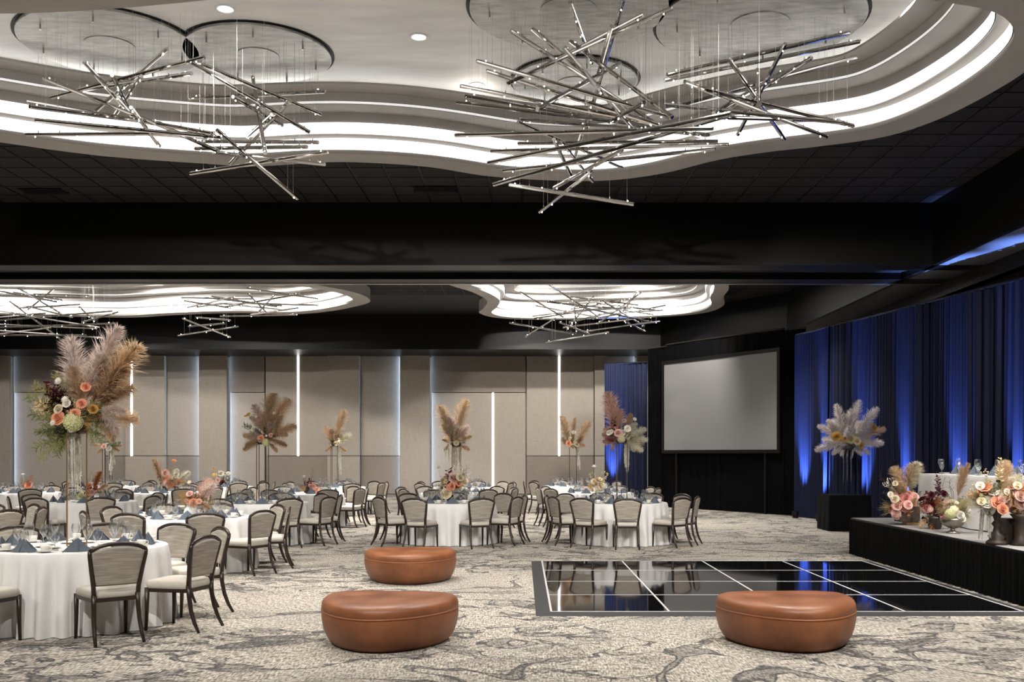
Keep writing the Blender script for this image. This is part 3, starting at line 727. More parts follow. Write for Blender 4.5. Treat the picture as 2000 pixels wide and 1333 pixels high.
# ------------------------------------------------------------------ flowers: meshes of unit length along +Z
_fm = {}
def fm(kind, colr, var=0):
    key = (kind, colr, var)
    if key in _fm: return _fm[key]
    rr = random.Random(str(key)); mb = MB(); sm = False
    m = M[('plume_' if kind in ('plume','trail') else 'fl_')+colr]
    if kind == 'plume':
        def st(u): return Vector((.10*u*u, 0, u*(1-.04*u)))
        mb.tube([st(i/6) for i in range(7)], [.006,.006,.005,.004,.003,.002,.001], 4)
        for _ in range(620):
            u = .10+.90*rr.random()**.85; p = st(u); ph = rr.uniform(0,2*pi)
            prof = (sin(pi*min(1,(u*.92+.06))**.8)**.7)*.9+.12
            ln = (.25+.13*rr.random())*prof; o = Vector((cos(ph), sin(ph), 0)); sp = .30+.5*rr.random()
            d1 = (Vector((.05,0,1))+o*sp).normalized(); d2 = (Vector((.25,0,.75-.9*sp*rr.random()))+o*(sp+.25)).normalized()
            q = p+d1*ln*.55; e = q+d2*ln*.6; wv = d1.cross(Vector((rr.uniform(-1,1),rr.uniform(-1,1),rr.uniform(-1,1)))).normalized()*.0060
            n = len(mb.v); mb.v += [tuple(p-wv*.6),tuple(p+wv*.6),tuple(q-wv),tuple(q+wv),tuple(e)]; mb.f += [(n,n+1,n+3,n+2),(n+2,n+3,n+4)]
    elif kind == 'trail':       # hanging amaranth, grows along +Z (pointed down when placed)
        for s in range(9):
            ox, oy = rr.uniform(-.05,.05), rr.uniform(-.05,.05); L = rr.uniform(.6,1)
            mb.tube([(ox*.4,oy*.4,0),(ox,oy,.25*L),(ox*1.05,oy*1.05,.7*L),(ox*1.1,oy*1.1,L)], [.006,.013,.012,.003], 4)
            for _ in range(90):
                u = rr.random(); c = Vector((ox,oy,u*L)); v = Vector((rr.uniform(-1,1),rr.uniform(-1,1),rr.uniform(-.5,.5))).normalized()*.022
                mb.tri(c, c+v+Vector((0,0,.012)), c+v-Vector((0,0,.008)))
    elif kind == 'rose':
        sm = True
        for li, (r, n) in enumerate(((.28,3),(.5,4),(.74,5),(1.0,6))):
            for k in range(n):
                a0 = 2*pi*k/n+li*.7+rr.uniform(-.1,.1); span = 2*pi/n*.72; rows = []
                for j in range(4):
                    v = j/3; z = -.35+v*(.95-.22*li); rad = r*(.45+.65*sin(v*1.7))*(1+.10*(v > .9)*li)
                    rows.append([((rad+.05*abs(u))*cos(a0+u*span), (rad+.05*abs(u))*sin(a0+u*span), z-.16*v*u*u) for u in (-1,-.5,0,.5,1)])
                mb.grid(rows)
        mb.lathe([(0,-.5),(.5,-.4),(.75,-.1)], 10)
    elif kind == 'hydrangea':
        for i in range(90):
            z = 1-1.75*(i+.5)/90; r = sqrt(max(0,1-z*z)); a = i*2.39996; c = Vector((r*cos(a), r*sin(a), z)); n = c.copy(); t1 = n.orthogonal().normalized(); t2 = n.cross(t1); th0 = rr.random()*3
            for q in range(4):
                th = th0+q*pi/2; d = t1*cos(th)+t2*sin(th); e = t1*cos(th+.75)+t2*sin(th+.75); g = t1*cos(th-.75)+t2*sin(th-.75)
                mb.quad(c*.97, c+g*.10, c*1.05+d*.19, c+e*.10)
        mb.lathe([(0,-.85),(.6,-.7),(.88,-.2),(.92,.2),(.6,.75),(0,.95)], 12)
    elif kind in ('disc','stemdisc'):      # flat many-petalled flower, on a stem for stemdisc
        z0 = 1 if kind == 'stemdisc' else 0; k0 = .16 if kind == 'stemdisc' else 1
        if kind == 'stemdisc': mb.tube([(0,0,0),(.02,0,.5),(0,0,1)], .008, 5)
        for li, (r, n) in enumerate(((1,14),(.75,12),(.48,9))):
            for k in range(n):
                a = 2*pi*k/n+li*.2; w_ = pi/n*.9
                mb.quad((0,0,z0+.05*li*k0), (.6*r*k0*cos(a-w_),.6*r*k0*sin(a-w_),z0+(.16+.16*li)*k0), (r*k0*cos(a),r*k0*sin(a),z0+(.12+.20*li)*k0), (.6*r*k0*cos(a+w_),.6*r*k0*sin(a+w_),z0+(.16+.16*li)*k0))
        mb.lathe([(0,z0+.5*k0),(.22*k0,z0+.42*k0),(.25*k0,z0+.1*k0),(.5*k0,z0-.1*k0),(0,z0-.25*k0)], 10)
    elif kind == 'anthurium':
        for j in range(16):
            def h(t_): return (.9*sin(t_)**3, -.05*abs(sin(t_)), .25+.62*(.8125*cos(t_)-.3125*cos(2*t_)-.125*cos(3*t_)))
            a, b = 2*pi*j/16, 2*pi*(j+1)/16; mb.tri((0,.08,.2), h(a), h(b))
        mb.tube([(0,-.02,.25),(0,-.16,.5),(0,-.22,.75)], [.07,.06,.03], 6)
    elif kind in ('leaves','bigleaves'):
        nl, ll = (26,.22) if kind == 'leaves' else (12,.36); sm = False
        mb.tube([(0,0,0),(.03,0,.5),(0,.02,.96)], .007, 4)
        for i in range(nl):
            u = .18+.8*i/nl; c = Vector((.03*sin(u*3),.02*u,u)); a = i*2.4+rr.uniform(-.3,.3); d = (Vector((cos(a),sin(a),.55+rr.uniform(-.5,.4)))).normalized(); s = d.cross(Vector((0,0,1))).normalized(); L = ll*rr.uniform(.7,1.1)*(1.1-.4*u); n = d.cross(s)
            mb.quad(c, c+d*L*.55+s*L*.28+n*.02, c+d*L, c+d*L*.5-n*.02); mb.quad(c, c+d*L*.5-n*.02, c+d*L, c+d*L*.55-s*L*.28+n*.02)
    elif kind == 'fern':
        def st(u): return Vector((.16*u*u,0,u))
        mb.tube([st(0),st(.5),st(1)], [.006,.005,.002], 4)
        for i in range(34):
            u = .12+.86*i/34; c = st(u); a = i*2.4; L = .26*(1-.65*u)+.03
            d = Vector((cos(a),sin(a),.75)).normalized()
            mb.tube([c, c+d*L], [.003,.001], 3, False)
            for k in range(13):
                p = c+d*L*(k+1)/13; b2 = (d+Vector((rr.uniform(-1,1),rr.uniform(-1,1),rr.uniform(-.8,.8)))*1.1).normalized(); s = b2.orthogonal().normalized()*.0075
                mb.tri(p-s, p+s, p+b2*.075)
    elif kind == 'grass':
        for i in range(34):
            a = rr.uniform(0,6.28); sp = rr.uniform(.02,.42); e = Vector((sp*cos(a),sp*sin(a),rr.uniform(.6,1)))
            mb.tube([(0,0,0), e*.55+Vector((0,0,.06)), e], [.004,.004,.002], 3, False)
            for k in range(12):
                p = e*(.55+.45*k/12)+Vector((0,0,.06*(1-k/12))); v = Vector((rr.uniform(-1,1),rr.uniform(-1,1),rr.uniform(0,1)))*.035; mb.tri(p, p+v+Vector((.006,0,0)), p+v*.6+Vector((0,.012,.01)))
    elif kind == 'berries':
        for i in range(14):
            a = rr.uniform(0,6.28); sp = rr.uniform(.05,.5); e = Vector((sp*cos(a),sp*sin(a),rr.uniform(.45,1)))
            mb.tube([(0,0,0), e*.6+Vector((0,0,.08)), e], .004, 3, False)
            for q in range(3):
                c = e+Vector((rr.uniform(-.05,.05),rr.uniform(-.05,.05),rr.uniform(-.08,.02))); mb.lathe([(0,-.026),(.022,-.012),(.026,0),(.02,.016),(0,.026)], 6, c)
    elif kind == 'twig':
        pts = [(0,0,0),(.05,0,.3),(-.03,.03,.6),(.06,.03,.85),(.02,0,1)]; mb.tube(pts, [.009,.008,.006,.004,.002], 5)
        for i in range(7):
            u = .35+.09*i; c = Vector((.03*sin(9*u),.02,u)); d = Vector((cos(i*2.4),sin(i*2.4),.7))*.16; mb.tube([c,c+d*.6,c+d], [.005,.004,.001], 4)
            mb.lathe([(0,-.014),(.012,0),(0,.014)], 5, c+d)
    elif kind == 'roundleaf':
        for i in range(7):
            a = i*2.4; c = Vector((.1*cos(a),.1*sin(a),.15+.12*i)); n = Vector((cos(a),sin(a),.5)).normalized(); t1 = n.orthogonal().normalized(); t2 = n.cross(t1)
            mb.ngon([c+n*.1+(t1*cos(2*pi*q/10)+t2*sin(2*pi*q/10))*.16 for q in range(10)])
        mb.tube([(0,0,0),(0,0,1)], .01, 4)
    _fm[key] = mb.mesh(kind, m, sm); return _fm[key]
PART = dict(plume='plume', trail='hanging_amaranth', rose='rose', hydrangea='hydrangea', disc='dahlia', stemdisc='stemmed_flower', anthurium='anthurium', leaves='leaf_spray', bigleaves='leaf_spray', fern='fern_frond', grass='dried_grass', berries='berry_spray', twig='twig', roundleaf='eucalyptus')
Z = Vector((0,0,1))
class Bouquet:
    """elements are given by their positions in the photograph at the bouquet's own distance, then turned into metres round its stem"""
    def __init__(s, th, cx, D, seed=0): s.t = th; s.cx = cx; s.D = D; s.o = Vector(th.location); s.rr = random.Random(seed)
    def p(s, px, py, dy=0):
        v = at(px, py, s.D); return Vector((v.x-s.o.x, s.D-s.o.y+dy, v.z-s.o.z))
    def line(s, kind, colr, x0, y0, x1, y1, wd=1.0, d0=None, d1=None, var=0):
        q = s.rr; a = s.p(x0,y0, q.uniform(-.04,.04) if d0 is None else d0); b = s.p(x1,y1, q.uniform(-.14,.14) if d1 is None else d1)
        d = b-a; L = d.length; rot = Z.rotation_difference(d) @ Quaternion((0,0,1), q.uniform(-.6,.6) if kind == 'plume' else q.uniform(0,6.28))
        if kind == 'plume' and d.x < 0: rot = Z.rotation_difference(d) @ Quaternion((0,0,1), pi+q.uniform(-.6,.6))
        return inst(PART[kind], fm(kind, colr, var), s.t, a, rot, (L*wd, L*wd, L))
    def blob(s, kind, colr, x, y, size, d=None):
        q = s.rr; d = q.uniform(-.16,-.04) if d is None else d; r = size*s.D/F
        c = s.p(x, y, d); up = Vector((c.x*.8-s.p(s.cx,y).x*.8, d*2.5-.10, .12+q.uniform(0,.1))).normalized()
        return inst(PART[kind], fm(kind, colr, 0), s.t, c, Z.rotation_difference(up), r)
    def fillback(s, items, x, y, spread, n):
        """foliage and plumes on the far side, so the bouquet is full all round"""
        q = s.rr
        for _ in range(n):
            kind, colr, L = q.choice(items); a = q.uniform(.1, pi-.1); el = q.uniform(-.2,1.0)
            d = Vector((cos(a)*cos(el), sin(a)*cos(el), sin(el))); p0 = s.p(x, y, .02)
            inst(PART[kind], fm(kind, colr, 0), s.t, p0, Z.rotation_difference(d), (L,L,L))
    def fill(s, x, y, rx, ry, items, n, base=None):
        """small blooms and foliage over the whole dome of the bouquet, front and back"""
        q = s.rr; bx, by = base or (x, y+ry*.55); o = s.p(bx, by, 0); rm = rx*s.D/F; rz = ry*s.D/F
        c = s.p(x, y, 0)
        for _ in range(n):
            kind, colr, L = q.choice(items)
            u = Vector((q.gauss(0,1), q.gauss(0,1)-.25, q.gauss(0,1))).normalized(); rad = q.uniform(.55,1)
            e = c+Vector((u.x*rm*rad, u.y*rm*rad*.8, u.z*rz*rad)); d = e-o
            if kind in ('rose','hydrangea','disc'): inst(PART[kind], fm(kind, colr, 0), s.t, e, Z.rotation_difference((u+Vector((0,-.3,.4))).normalized()), L)
            else:
                l = L*q.uniform(.8,1.2); a = e-d.normalized()*l*.75
                inst(PART[kind], fm(kind, colr, 0), s.t, a, Z.rotation_difference(d) @ Quaternion((0,0,1), q.uniform(0,6.28)), l)
    def blobs(s, specs):
        for a in specs: s.blob(*a)
    def lines(s, specs):
        for a in specs: s.line(*a)
def stand(t, h, wd, m, n=4, turn=0):
    st = bpy.data.objects.new('stand', None); col.objects.link(st); st.parent = t; st.rotation_euler = (0,0,turn)
    mb = MB()
    for sx, sy in ((-1,-1),(1,-1),(1,1),(-1,1))[:n]: MB().tube([(sx*wd,sy*wd,0),(sx*wd,sy*wd,h)], .0085, 4).build('rod', M[m], st)
    for z in (.004, h):
        fr = MB()
        for a, b in (((-1,-1),(1,-1)),((1,-1),(1,1)),((1,1),(-1,1)),((-1,1),(-1,-1))): fr.tube([(a[0]*wd,a[1]*wd,z),(b[0]*wd,b[1]*wd,z)], .006, 4)
        fr.build('frame_ring', M[m], st)
    MB().lathe([(0,h),(wd*.95,h),(wd*1.15,h+.05),(wd*1.0,h+.09),(0,h+.09)], 20).build('bowl', M['vase_dark'], st, True)
def tall(key, h, wd, m, label):
    x, y = TB[key][0], TB[key][1]; t = thing('tall_centrepiece', label, 'flowers', (x,y,TZ), R(0), 'tall flower centrepieces'); stand(t, h, wd, m, turn=atan2(-x, y) if key == 'L1' else 0); return t
def low(key, label, cx=None, vase='vase_dark', h=.14, r=.06):
    x, y = TB[key][0], TB[key][1]; t = thing('low_centrepiece', label, 'flowers', (x,y,TZ), 0, 'low flower centrepieces')
    if vase == 'vase_white':
        MB().lathe([(0,0),(.075,0),(.095,.02),(.10,.07),(.085,.11),(.06,.135),(.055,.17),(.062,.19),(.05,.19),(0,.17)], 24).build('vase', M[vase], t, True)
    else: MB().lathe([(0,0),(r*.8,0),(r,.03),(r*1.15,h*.8),(r*1.2,h),(r*1.05,h),(0,h*.9)], 20).build('vase', M[vase], t, True)
    return t
# L1 - the big near centrepiece
t = tall('L1', 1.10, .088, 'gold_rod', 'tall centrepiece of big pampas plumes, burgundy leaves and green fern'); b = Bouquet(t, 152, 9.77, 1)
b.lines([('plume','mauve',150,790,140,656,1.0),('plume','mauve',165,790,222,634,.75),('plume','tan',178,800,272,668,1.0),('plume','brown',172,800,228,688,1.05),('plume','brown',165,800,152,715,1.4),('plume','mauve',158,795,128,728,1.2),
 ('plume','tan',185,800,245,745,1.5),('plume','mauve',190,800,248,800,1.2),('plume','mauve',195,800,238,842,1.2),('plume','brown',185,790,250,715,1.1),('plume','mauve',170,790,196,690,1.2),('plume','tan',190,810,226,860,1.2),('plume','mauve',160,780,140,740,1.3),
 ('fern','green',140,820,55,772),('fern','green',140,830,62,812),('fern','green',140,840,68,868),('fern','green',138,840,98,888),('fern','green',140,835,84,850),('fern','green',140,825,100,800),('fern','green',140,840,115,882),('fern','olive',140,840,72,888),('fern','green',135,845,92,868),
 ('fern','green',170,830,208,862),('fern','green',175,830,214,842),('fern','olive',172,835,192,872),('fern','green',180,825,216,815),('fern','olive',140,800,80,745),('fern','olive',150,790,112,725),('leaves','olive',180,815,212,790),('leaves','gold',180,815,205,775),('grass','gold',185,820,212,850),
 ('bigleaves','burg',135,800,82,752),('bigleaves','burg',135,800,90,775),('bigleaves','burg',138,805,100,742),('bigleaves','burg',140,805,115,760),('bigleaves','burg',140,815,92,795),('bigleaves','burg',145,805,128,765),('bigleaves','burg',140,840,108,866),('leaves','red',130,790,80,752),('bigleaves','plum',145,830,160,795)])
b.blobs([('hydrangea','hydra',157,826,18,-.16),('rose','peach',127,818,10,-.16),('rose','peach',162,810,8,-.18),('rose','peach',173,790,7,-.16),('rose','peach',176,757,7,-.1),('rose','cream',126,800,7,-.14),('rose','gold',190,800,7,-.1),
 ('disc','white',142,783,9,-.16),('disc','white',121,746,9,-.08),('disc','white',126,748,7,-.12),('disc','white',122,828,7,-.2),('disc','white',155,842,6,-.18),('rose','white',145,790,6,-.17)])
b.lines([('trail','ivory',146,838,146,972,1.0,-.06,-.06),('trail','ivory',143,838,143,955,.8,-.03,-.03),('trail','ivory',148,838,149,965,.8,.03,.03)])
b.fillback([('fern','green',.35),('plume','mauve',.5),('plume','tan',.55),('bigleaves','burg',.28),('fern','olive',.3)], 152, 815, 0, 14)
b.fill(118, 832, 38, 45, [('fern','green',.22),('fern','olive',.2),('leaves','dgreen',.14),('fern','green',.25)], 30, (140,835)); b.fill(190, 822, 28, 36, [('fern','olive',.18),('leaves','gold',.12),('fern','green',.18),('leaves','dgreen',.12)], 20, (160,830)); b.fill(112, 775, 26, 30, [('bigleaves','burg',.14),('leaves','plum',.12),('bigleaves','burg',.16)], 18, (140,800))
# L3
t = tall('L3', 1.08, .088, 'dark_rod', 'tall centrepiece ball of tan plumes with a yellow anthurium'); b = Bouquet(t, 518, 18.6, 2)
b.lines([('plume','tan',518,850,525,768,1.1),('plume','tan',525,850,556,776,1.0),('plume','mauve',515,850,505,790,1.2),('plume','tan',525,855,578,828,1.0),('plume','brown',515,855,478,868,1.0),('plume','brown',515,858,474,876,1.0),('plume','brown',525,858,562,868,1.1),('plume','tan',522,862,540,882,1.0),('plume','mauve',515,845,495,812,1.2),('plume','brown',522,850,545,810,1.3),('plume','tan',520,845,522,800,1.6),('plume','tan',522,850,560,845,1.2),
 ('fern','dgreen',515,850,474,826),('leaves','euca',512,850,488,835),('leaves','dgreen',510,855,486,845),('leaves','burg',525,855,545,850)])
b.blobs([('rose','peach',512,856,5),('hydrangea','hydra',522,865,8,-.1),('rose','blush',505,822,5),('disc','white',538,808,4),('disc','white',546,856,3),('disc','white',503,815,4),('anthurium','yellow',488,812,9,-.1),('rose','white',496,838,4)])
b.fillback([('plume','tan',.45),('plume','brown',.4),('leaves','dgreen',.25)], 520, 852, 0, 10)
b.fill(520, 842, 28, 28, [('plume','tan',.3),('leaves','dgreen',.14),('plume','brown',.28),('rose','blush',.03),('disc','white',.03),('plume','mauve',.25)], 26)
# L5
t = tall('L5', 1.12, .088, 'dark_rod', 'tall slender centrepiece of tan plume with ivory amaranth hanging'); b = Bouquet(t, 658, 27.5, 3)
b.lines([('plume','tan',656,866,668,800,.9),('plume','tan',650,866,636,832,1.2),('plume','brown',652,870,636,880,1.0),('plume','cream',660,868,682,845,1.2),('plume','tan',660,872,678,880,1.1),('plume','brown',655,866,650,838,1.4),('leaves','dgreen',655,868,642,856),('fern','olive',660,866,680,850),('trail','ivory',662,872,663,930,1.1),('trail','ivory',661,872,661,915,1.0)])
b.blobs([('rose','cream',658,866,4),('rose','peach',650,868,3),('disc','white',664,862,3)])
b.fillback([('plume','tan',.35),('leaves','dgreen',.25)], 656, 868, 0, 7)
b.fill(657, 862, 15, 16, [('plume','tan',.25),('leaves','dgreen',.14),('rose','cream',.03)], 12)
# M2
t = tall('M2', 1.06, .10, 'gold_rod', 'tall centrepiece of two pampas spires with white amaranth curtains'); b = Bouquet(t, 890, 23.0, 4)
b.lines([('plume','tan',880,862,866,792,1.0),('plume','tan',888,862,905,779,.95),('plume','mauve',892,862,912,830,1.2),('plume','tan',896,865,920,850,1.1),('plume','tan',895,868,918,878,1.1),('plume','brown',878,866,866,880,1.2),('plume','tan',882,860,868,828,1.4),('plume','mauve',886,858,884,815,1.5),('plume','tan',878,866,866,858,1.2),('grass','gold',888,862,912,835),('leaves','dgreen',886,866,878,850),('leaves','dgreen',890,868,902,862),('leaves','olive',888,866,892,845),
 ('trail','ivory',886,872,886,930,1.3),('trail','ivory',891,872,891,925,1.3),('trail','ivory',899,872,899,918,1.3),('trail','ivory',876,872,876,905,.7),('trail','ivory',871,875,871,898,.7)])
b.blobs([('disc','white',897,835,4),('rose','white',901,860,4),('rose','cream',874,830,4),('rose','cream',892,866,4)])
b.fillback([('plume','tan',.4),('plume','mauve',.4),('leaves','dgreen',.22)], 888, 866, 0, 9)
b.fill(890, 850, 18, 24, [('plume','tan',.28),('leaves','dgreen',.14),('rose','cream',.035),('grass','gold',.2),('plume','mauve',.25)], 20)
# R1
t = tall('R1', 1.10, .095, 'dark_rod', 'tall centrepiece with a pink plume spire and cream grasses'); b = Bouquet(t, 1218, 18.6, 5)
b.lines([('plume','pink',1204,858,1194,766,1.0),('plume','pink',1202,860,1184,835,1.3),('plume','pink',1200,862,1194,880,1.2),('plume','pink',1205,850,1206,800,1.2),('plume','cream',1225,856,1258,835,1.0),('plume','cream',1228,858,1266,856,1.0),('plume','cream',1226,862,1256,880,1.1),('plume','cream',1222,860,1240,880,1.0),('plume','cream',1222,850,1240,825,1.1),('plume','brown',1222,850,1230,808,.9),('grass','straw',1225,860,1262,868),
 ('leaves','red',1204,855,1188,830),('leaves','red',1202,860,1188,862),('bigleaves','burg',1206,850,1196,815),('leaves','euca',1212,862,1198,872),('leaves','dgreen',1218,858,1225,830),('twig','twig',1205,862,1172,860),('leaves','olive',1225,860,1246,848),
 ('trail','ivory',1224,866,1225,925,1.2),('trail','ivory',1221,866,1222,915,1.2)])
b.blobs([('hydrangea','cream',1212,858,8,-.12),('rose','white',1214,846,5),('rose','white',1224,838,5),('rose','blush',1206,846,6),('disc','white',1238,820,5),('rose','blush',1218,822,4),('rose','white',1188,846,4),('rose','white',1192,844,4)])
b.fillback([('plume','cream',.4),('plume','pink',.4),('leaves','red',.25)], 1215, 860, 0, 10)
b.fill(1200, 846, 15, 24, [('plume','pink',.3),('leaves','red',.16),('rose','blush',.04),('bigleaves','burg',.14)], 16, (1210,862)); b.fill(1232, 850, 20, 20, [('plume','cream',.28),('leaves','olive',.14),('rose','white',.035),('grass','straw',.2)], 16, (1215,862))
# R3
t = tall('R3', 1.08, .10, 'dark_rod', 'tall centrepiece of tan plumes spread in a V with ivory trail'); b = Bouquet(t, 1119, 28.3, 6)
b.lines([('plume','tan',1110,868,1102,812,1.1),('plume','tan',1126,868,1148,822,1.1),('plume','tan',1118,866,1120,816,.7),('plume','brown',1108,872,1100,855,1.4),('plume','tan',1128,872,1140,868,1.3),('leaves','olive',1118,870,1118,850),('leaves','gold',1110,870,1104,858),('leaves','rust',1126,870,1134,855),('trail','ivory',1128,874,1130,920,1.3)])
b.blobs([('rose','peach',1110,866,4),('rose','white',1120,845,3),('rose','white',1117,872,4),('rose','cream',1126,868,4)])
b.fillback([('plume','tan',.4),('leaves','olive',.22)], 1118, 870, 0, 7)
b.fill(1119, 860, 16, 16, [('plume','tan',.25),('leaves','gold',.14),('rose','cream',.035),('leaves','olive',.14)], 14)
# B2
t = tall('B2', 1.10, .10, 'dark_rod', 'tall centrepiece with round eucalyptus leaves and ivory trail'); b = Bouquet(t, 211, 28.2, 7)
b.lines([('plume','tan',205,872,186,868,1.2),('plume','tan',206,874,190,884,1.2),('plume','brown',215,872,235,880,1.0),('roundleaf','euca',214,870,222,850),('roundleaf','euca',218,872,236,862),('roundleaf','dgreen',212,868,210,848),('leaves','straw',212,868,228,840),('trail','ivory',216,878,218,930,1.2),('trail','ivory',220,878,222,910,1.0)])
b.blobs([('rose','white',212,870,4),('rose','white',216,876,4),('rose','blush',207,872,4)])
b.fillback([('plume','tan',.35),('roundleaf','euca',.25)], 212, 872, 0, 5)
b.fill(212, 872, 14, 12, [('plume','tan',.22),('roundleaf','euca',.15),('rose','white',.04)], 9)
# low centrepieces
t = low('L2', 'low bouquet of pink plumes and pale rose in white jug', vase='vase_white'); b = Bouquet(t, 380, 14.3, 8)
b.lines([('plume','pink',382,975,405,936,1.4),('plume','mauve',388,975,420,942,1.3),('plume','pink',385,978,414,952,1.3),('grass','gold',375,980,342,962),('grass','gold',375,985,345,975),('plume','brown',390,985,415,990,1.2),('plume','tan',372,985,358,996,1.2),('leaves','dgreen',372,980,360,965),('leaves','olive',390,980,408,972),('leaves','dgreen',385,980,380,962),('grass','straw',395,985,420,978)])
b.blobs([('rose','peach',384,981,6),('rose','blush',372,964,5),('disc','cream',376,942,5),('disc','white',383,992,7)]); b.fillback([('leaves','olive',.2),('grass','gold',.25)], 382, 982, 0, 8)
b.fill(382, 978, 24, 18, [('grass','gold',.18),('leaves','olive',.12),('plume','pink',.16),('rose','blush',.03),('leaves','rust',.12)], 20)
t = low('L4', 'low bouquet of burgundy leaves with one curling twig'); b = Bouquet(t, 602, 23.0, 9)
b.lines([('bigleaves','burg',600,955,594,935),('bigleaves','burg',604,955,608,936),('bigleaves','red',598,958,590,948),('twig','twig',606,950,616,915),('stemdisc','white',600,955,594,931),('grass','rust',596,960,588,950),('leaves','rust',614,958,622,948)])
b.blobs([('rose','peach',612,950,5),('rose','blush',614,958,5),('rose','gold',594,955,4),('rose','peach',620,956,4)]); b.fillback([('bigleaves','burg',.18)], 604, 956, 0, 5)
b.fill(605, 952, 16, 12, [('bigleaves','burg',.14),('leaves','rust',.12),('rose','blush',.04)], 12)
t = low('M1', 'low bouquet of cream roses with dark orchid and tall white bloom'); b = Bouquet(t, 876, 18.7, 10)
b.lines([('stemdisc','white',866,965,857,914),('bigleaves','plum',876,955,874,915),('bigleaves','burg',880,955,878,928),('leaves','olive',866,965,864,930),('plume','cream',890,950,904,925,1.3),('berries','white',895,950,913,915),('grass','gold',865,970,856,955),('leaves','dgreen',870,965,862,950),('grass','straw',872,970,876,945),('twig','twig',895,950,914,908),('leaves','gold',885,965,898,950)])
b.blobs([('rose','peach',874,940,6),('rose','blush',888,934,8),('rose','cream',900,932,6),('rose','cream',908,942,6),('rose','cream',872,964,8),('rose','peach',880,952,5),('rose','white',890,942,6),('rose','gold',892,950,5)]); b.fillback([('leaves','olive',.2),('plume','cream',.25)], 884, 950, 0, 8)
b.fill(884, 946, 24, 22, [('rose','cream',.05),('leaves','olive',.13),('rose','blush',.05),('leaves','dgreen',.13),('plume','cream',.18),('rose','peach',.045)], 24)
t = low('M3', 'low straw bouquet seen behind the twin pampas spires'); b = Bouquet(t, 905, 27.4, 11)
b.lines([('plume','cream',905,945,912,925,1.2),('grass','straw',905,945,898,928),('leaves','olive',906,945,915,935)]); b.blobs([('rose','cream',905,942,4),('rose','blush',910,940,4)])
t = low('R2', 'low bouquet of ivory blooms and dried golden grass'); b = Bouquet(t, 1165, 23.3, 12)
b.lines([('grass','gold',1165,958,1150,940),('grass','gold',1165,958,1158,930),('grass','straw',1166,958,1180,938),('plume','cream',1166,955,1184,945,1.2),('stemdisc','white',1164,955,1160,912),('berries','straw',1168,955,1182,920),('berries','straw',1164,955,1156,922),('leaves','gold',1162,958,1152,950),('twig','twig',1170,950,1190,904)])
b.blobs([('rose','cream',1165,955,5),('rose','white',1159,940,4),('rose','cream',1172,952,4)]); b.fillback([('grass','gold',.25)], 1165, 957, 0, 6)
b.fill(1166, 946, 17, 18, [('grass','gold',.2),('grass','straw',.2),('rose','cream',.04),('leaves','gold',.12)], 14)
t = low('A1', 'low bouquet of rust spray beneath a white dahlia'); b = Bouquet(t, 178, 19.0, 13)
b.lines([('stemdisc','white',174,965,178,926),('plume','rust',180,960,198,920,.9),('leaves','dgreen',172,962,158,938),('grass','rust',182,960,192,938),('twig','twig',170,960,156,925),('leaves','rust',186,960,196,950),('plume','tan',186,962,205,945,1.2)])
b.blobs([('rose','peach',180,962,6),('rose','cream',172,970,6),('rose','hydra',160,968,6)]); b.fillback([('leaves','dgreen',.2)], 178, 962, 0, 6)
b.fill(178, 958, 18, 14, [('leaves','rust',.12),('grass','rust',.16),('leaves','dgreen',.12),('rose','peach',.04)], 12)
t = low('A2', 'low peach bouquet topped by an orange disc flower'); b = Bouquet(t, 328, 23.5, 14)
b.lines([('plume','brown',318,945,303,896,.9),('stemdisc','orange',336,940,342,901),('plume','cream',336,940,345,916,1.3),('plume','cream',345,945,366,920,1.2),('plume','mauve',330,940,322,920,1.5),('plume','cream',322,948,308,950,1.2),('plume','tan',345,948,362,938,1.3),('grass','rust',335,950,348,945),('leaves','rust',330,955,345,952),('leaves','olive',350,945,358,930)])
b.blobs([('rose','peach',326,935,6),('rose','blush',332,942,6),('rose','white',347,926,4),('rose','orange',336,946,6),('rose','blush',325,922,5)]); b.fillback([('plume','cream',.25),('leaves','rust',.2)], 335, 946, 0, 8)
b.fill(334, 938, 26, 20, [('plume','cream',.2),('leaves','rust',.13),('rose','blush',.045),('plume','tan',.2),('rose','peach',.045)], 22)
t = low('A3', 'low white-berry bouquet with yellow disc flowers'); b = Bouquet(t, 434, 27.8, 15)
b.lines([('berries','white',434,945,448,922),('berries','white',434,945,430,918),('leaves','dgreen',434,945,425,925),('stemdisc','yellow',430,945,419,916),('leaves','olive',436,945,446,930)])
b.blobs([('disc','yellow',421,928,5),('rose','white',433,926,4),('rose','blush',428,938,4),('rose','white',448,925,3),('rose','burg',438,944,5)]); b.fillback([('leaves','dgreen',.22)], 434, 944, 0, 6)
b.fill(435, 934, 17, 16, [('leaves','dgreen',.13),('rose','white',.04),('berries','white',.2),('leaves','olive',.12)], 14)
t = low('B1', 'small bouquet of rust leaves and blush roses'); b = Bouquet(t, 50, 23.4, 16)
b.lines([('leaves','olive',48,955,41,930),('leaves','rust',54,955,63,928),('grass','rust',50,955,43,938),('stemdisc','white',48,955,47,927),('grass','gold',52,955,58,938)])
b.blobs([('rose','blush',47,948,5),('rose','peach',57,948,5),('rose','blush',52,956,5)]); b.fillback([('leaves','rust',.2)], 51, 954, 0, 5)
b.fill(51, 948, 13, 12, [('leaves','rust',.12),('rose','blush',.035),('grass','rust',.15)], 10)

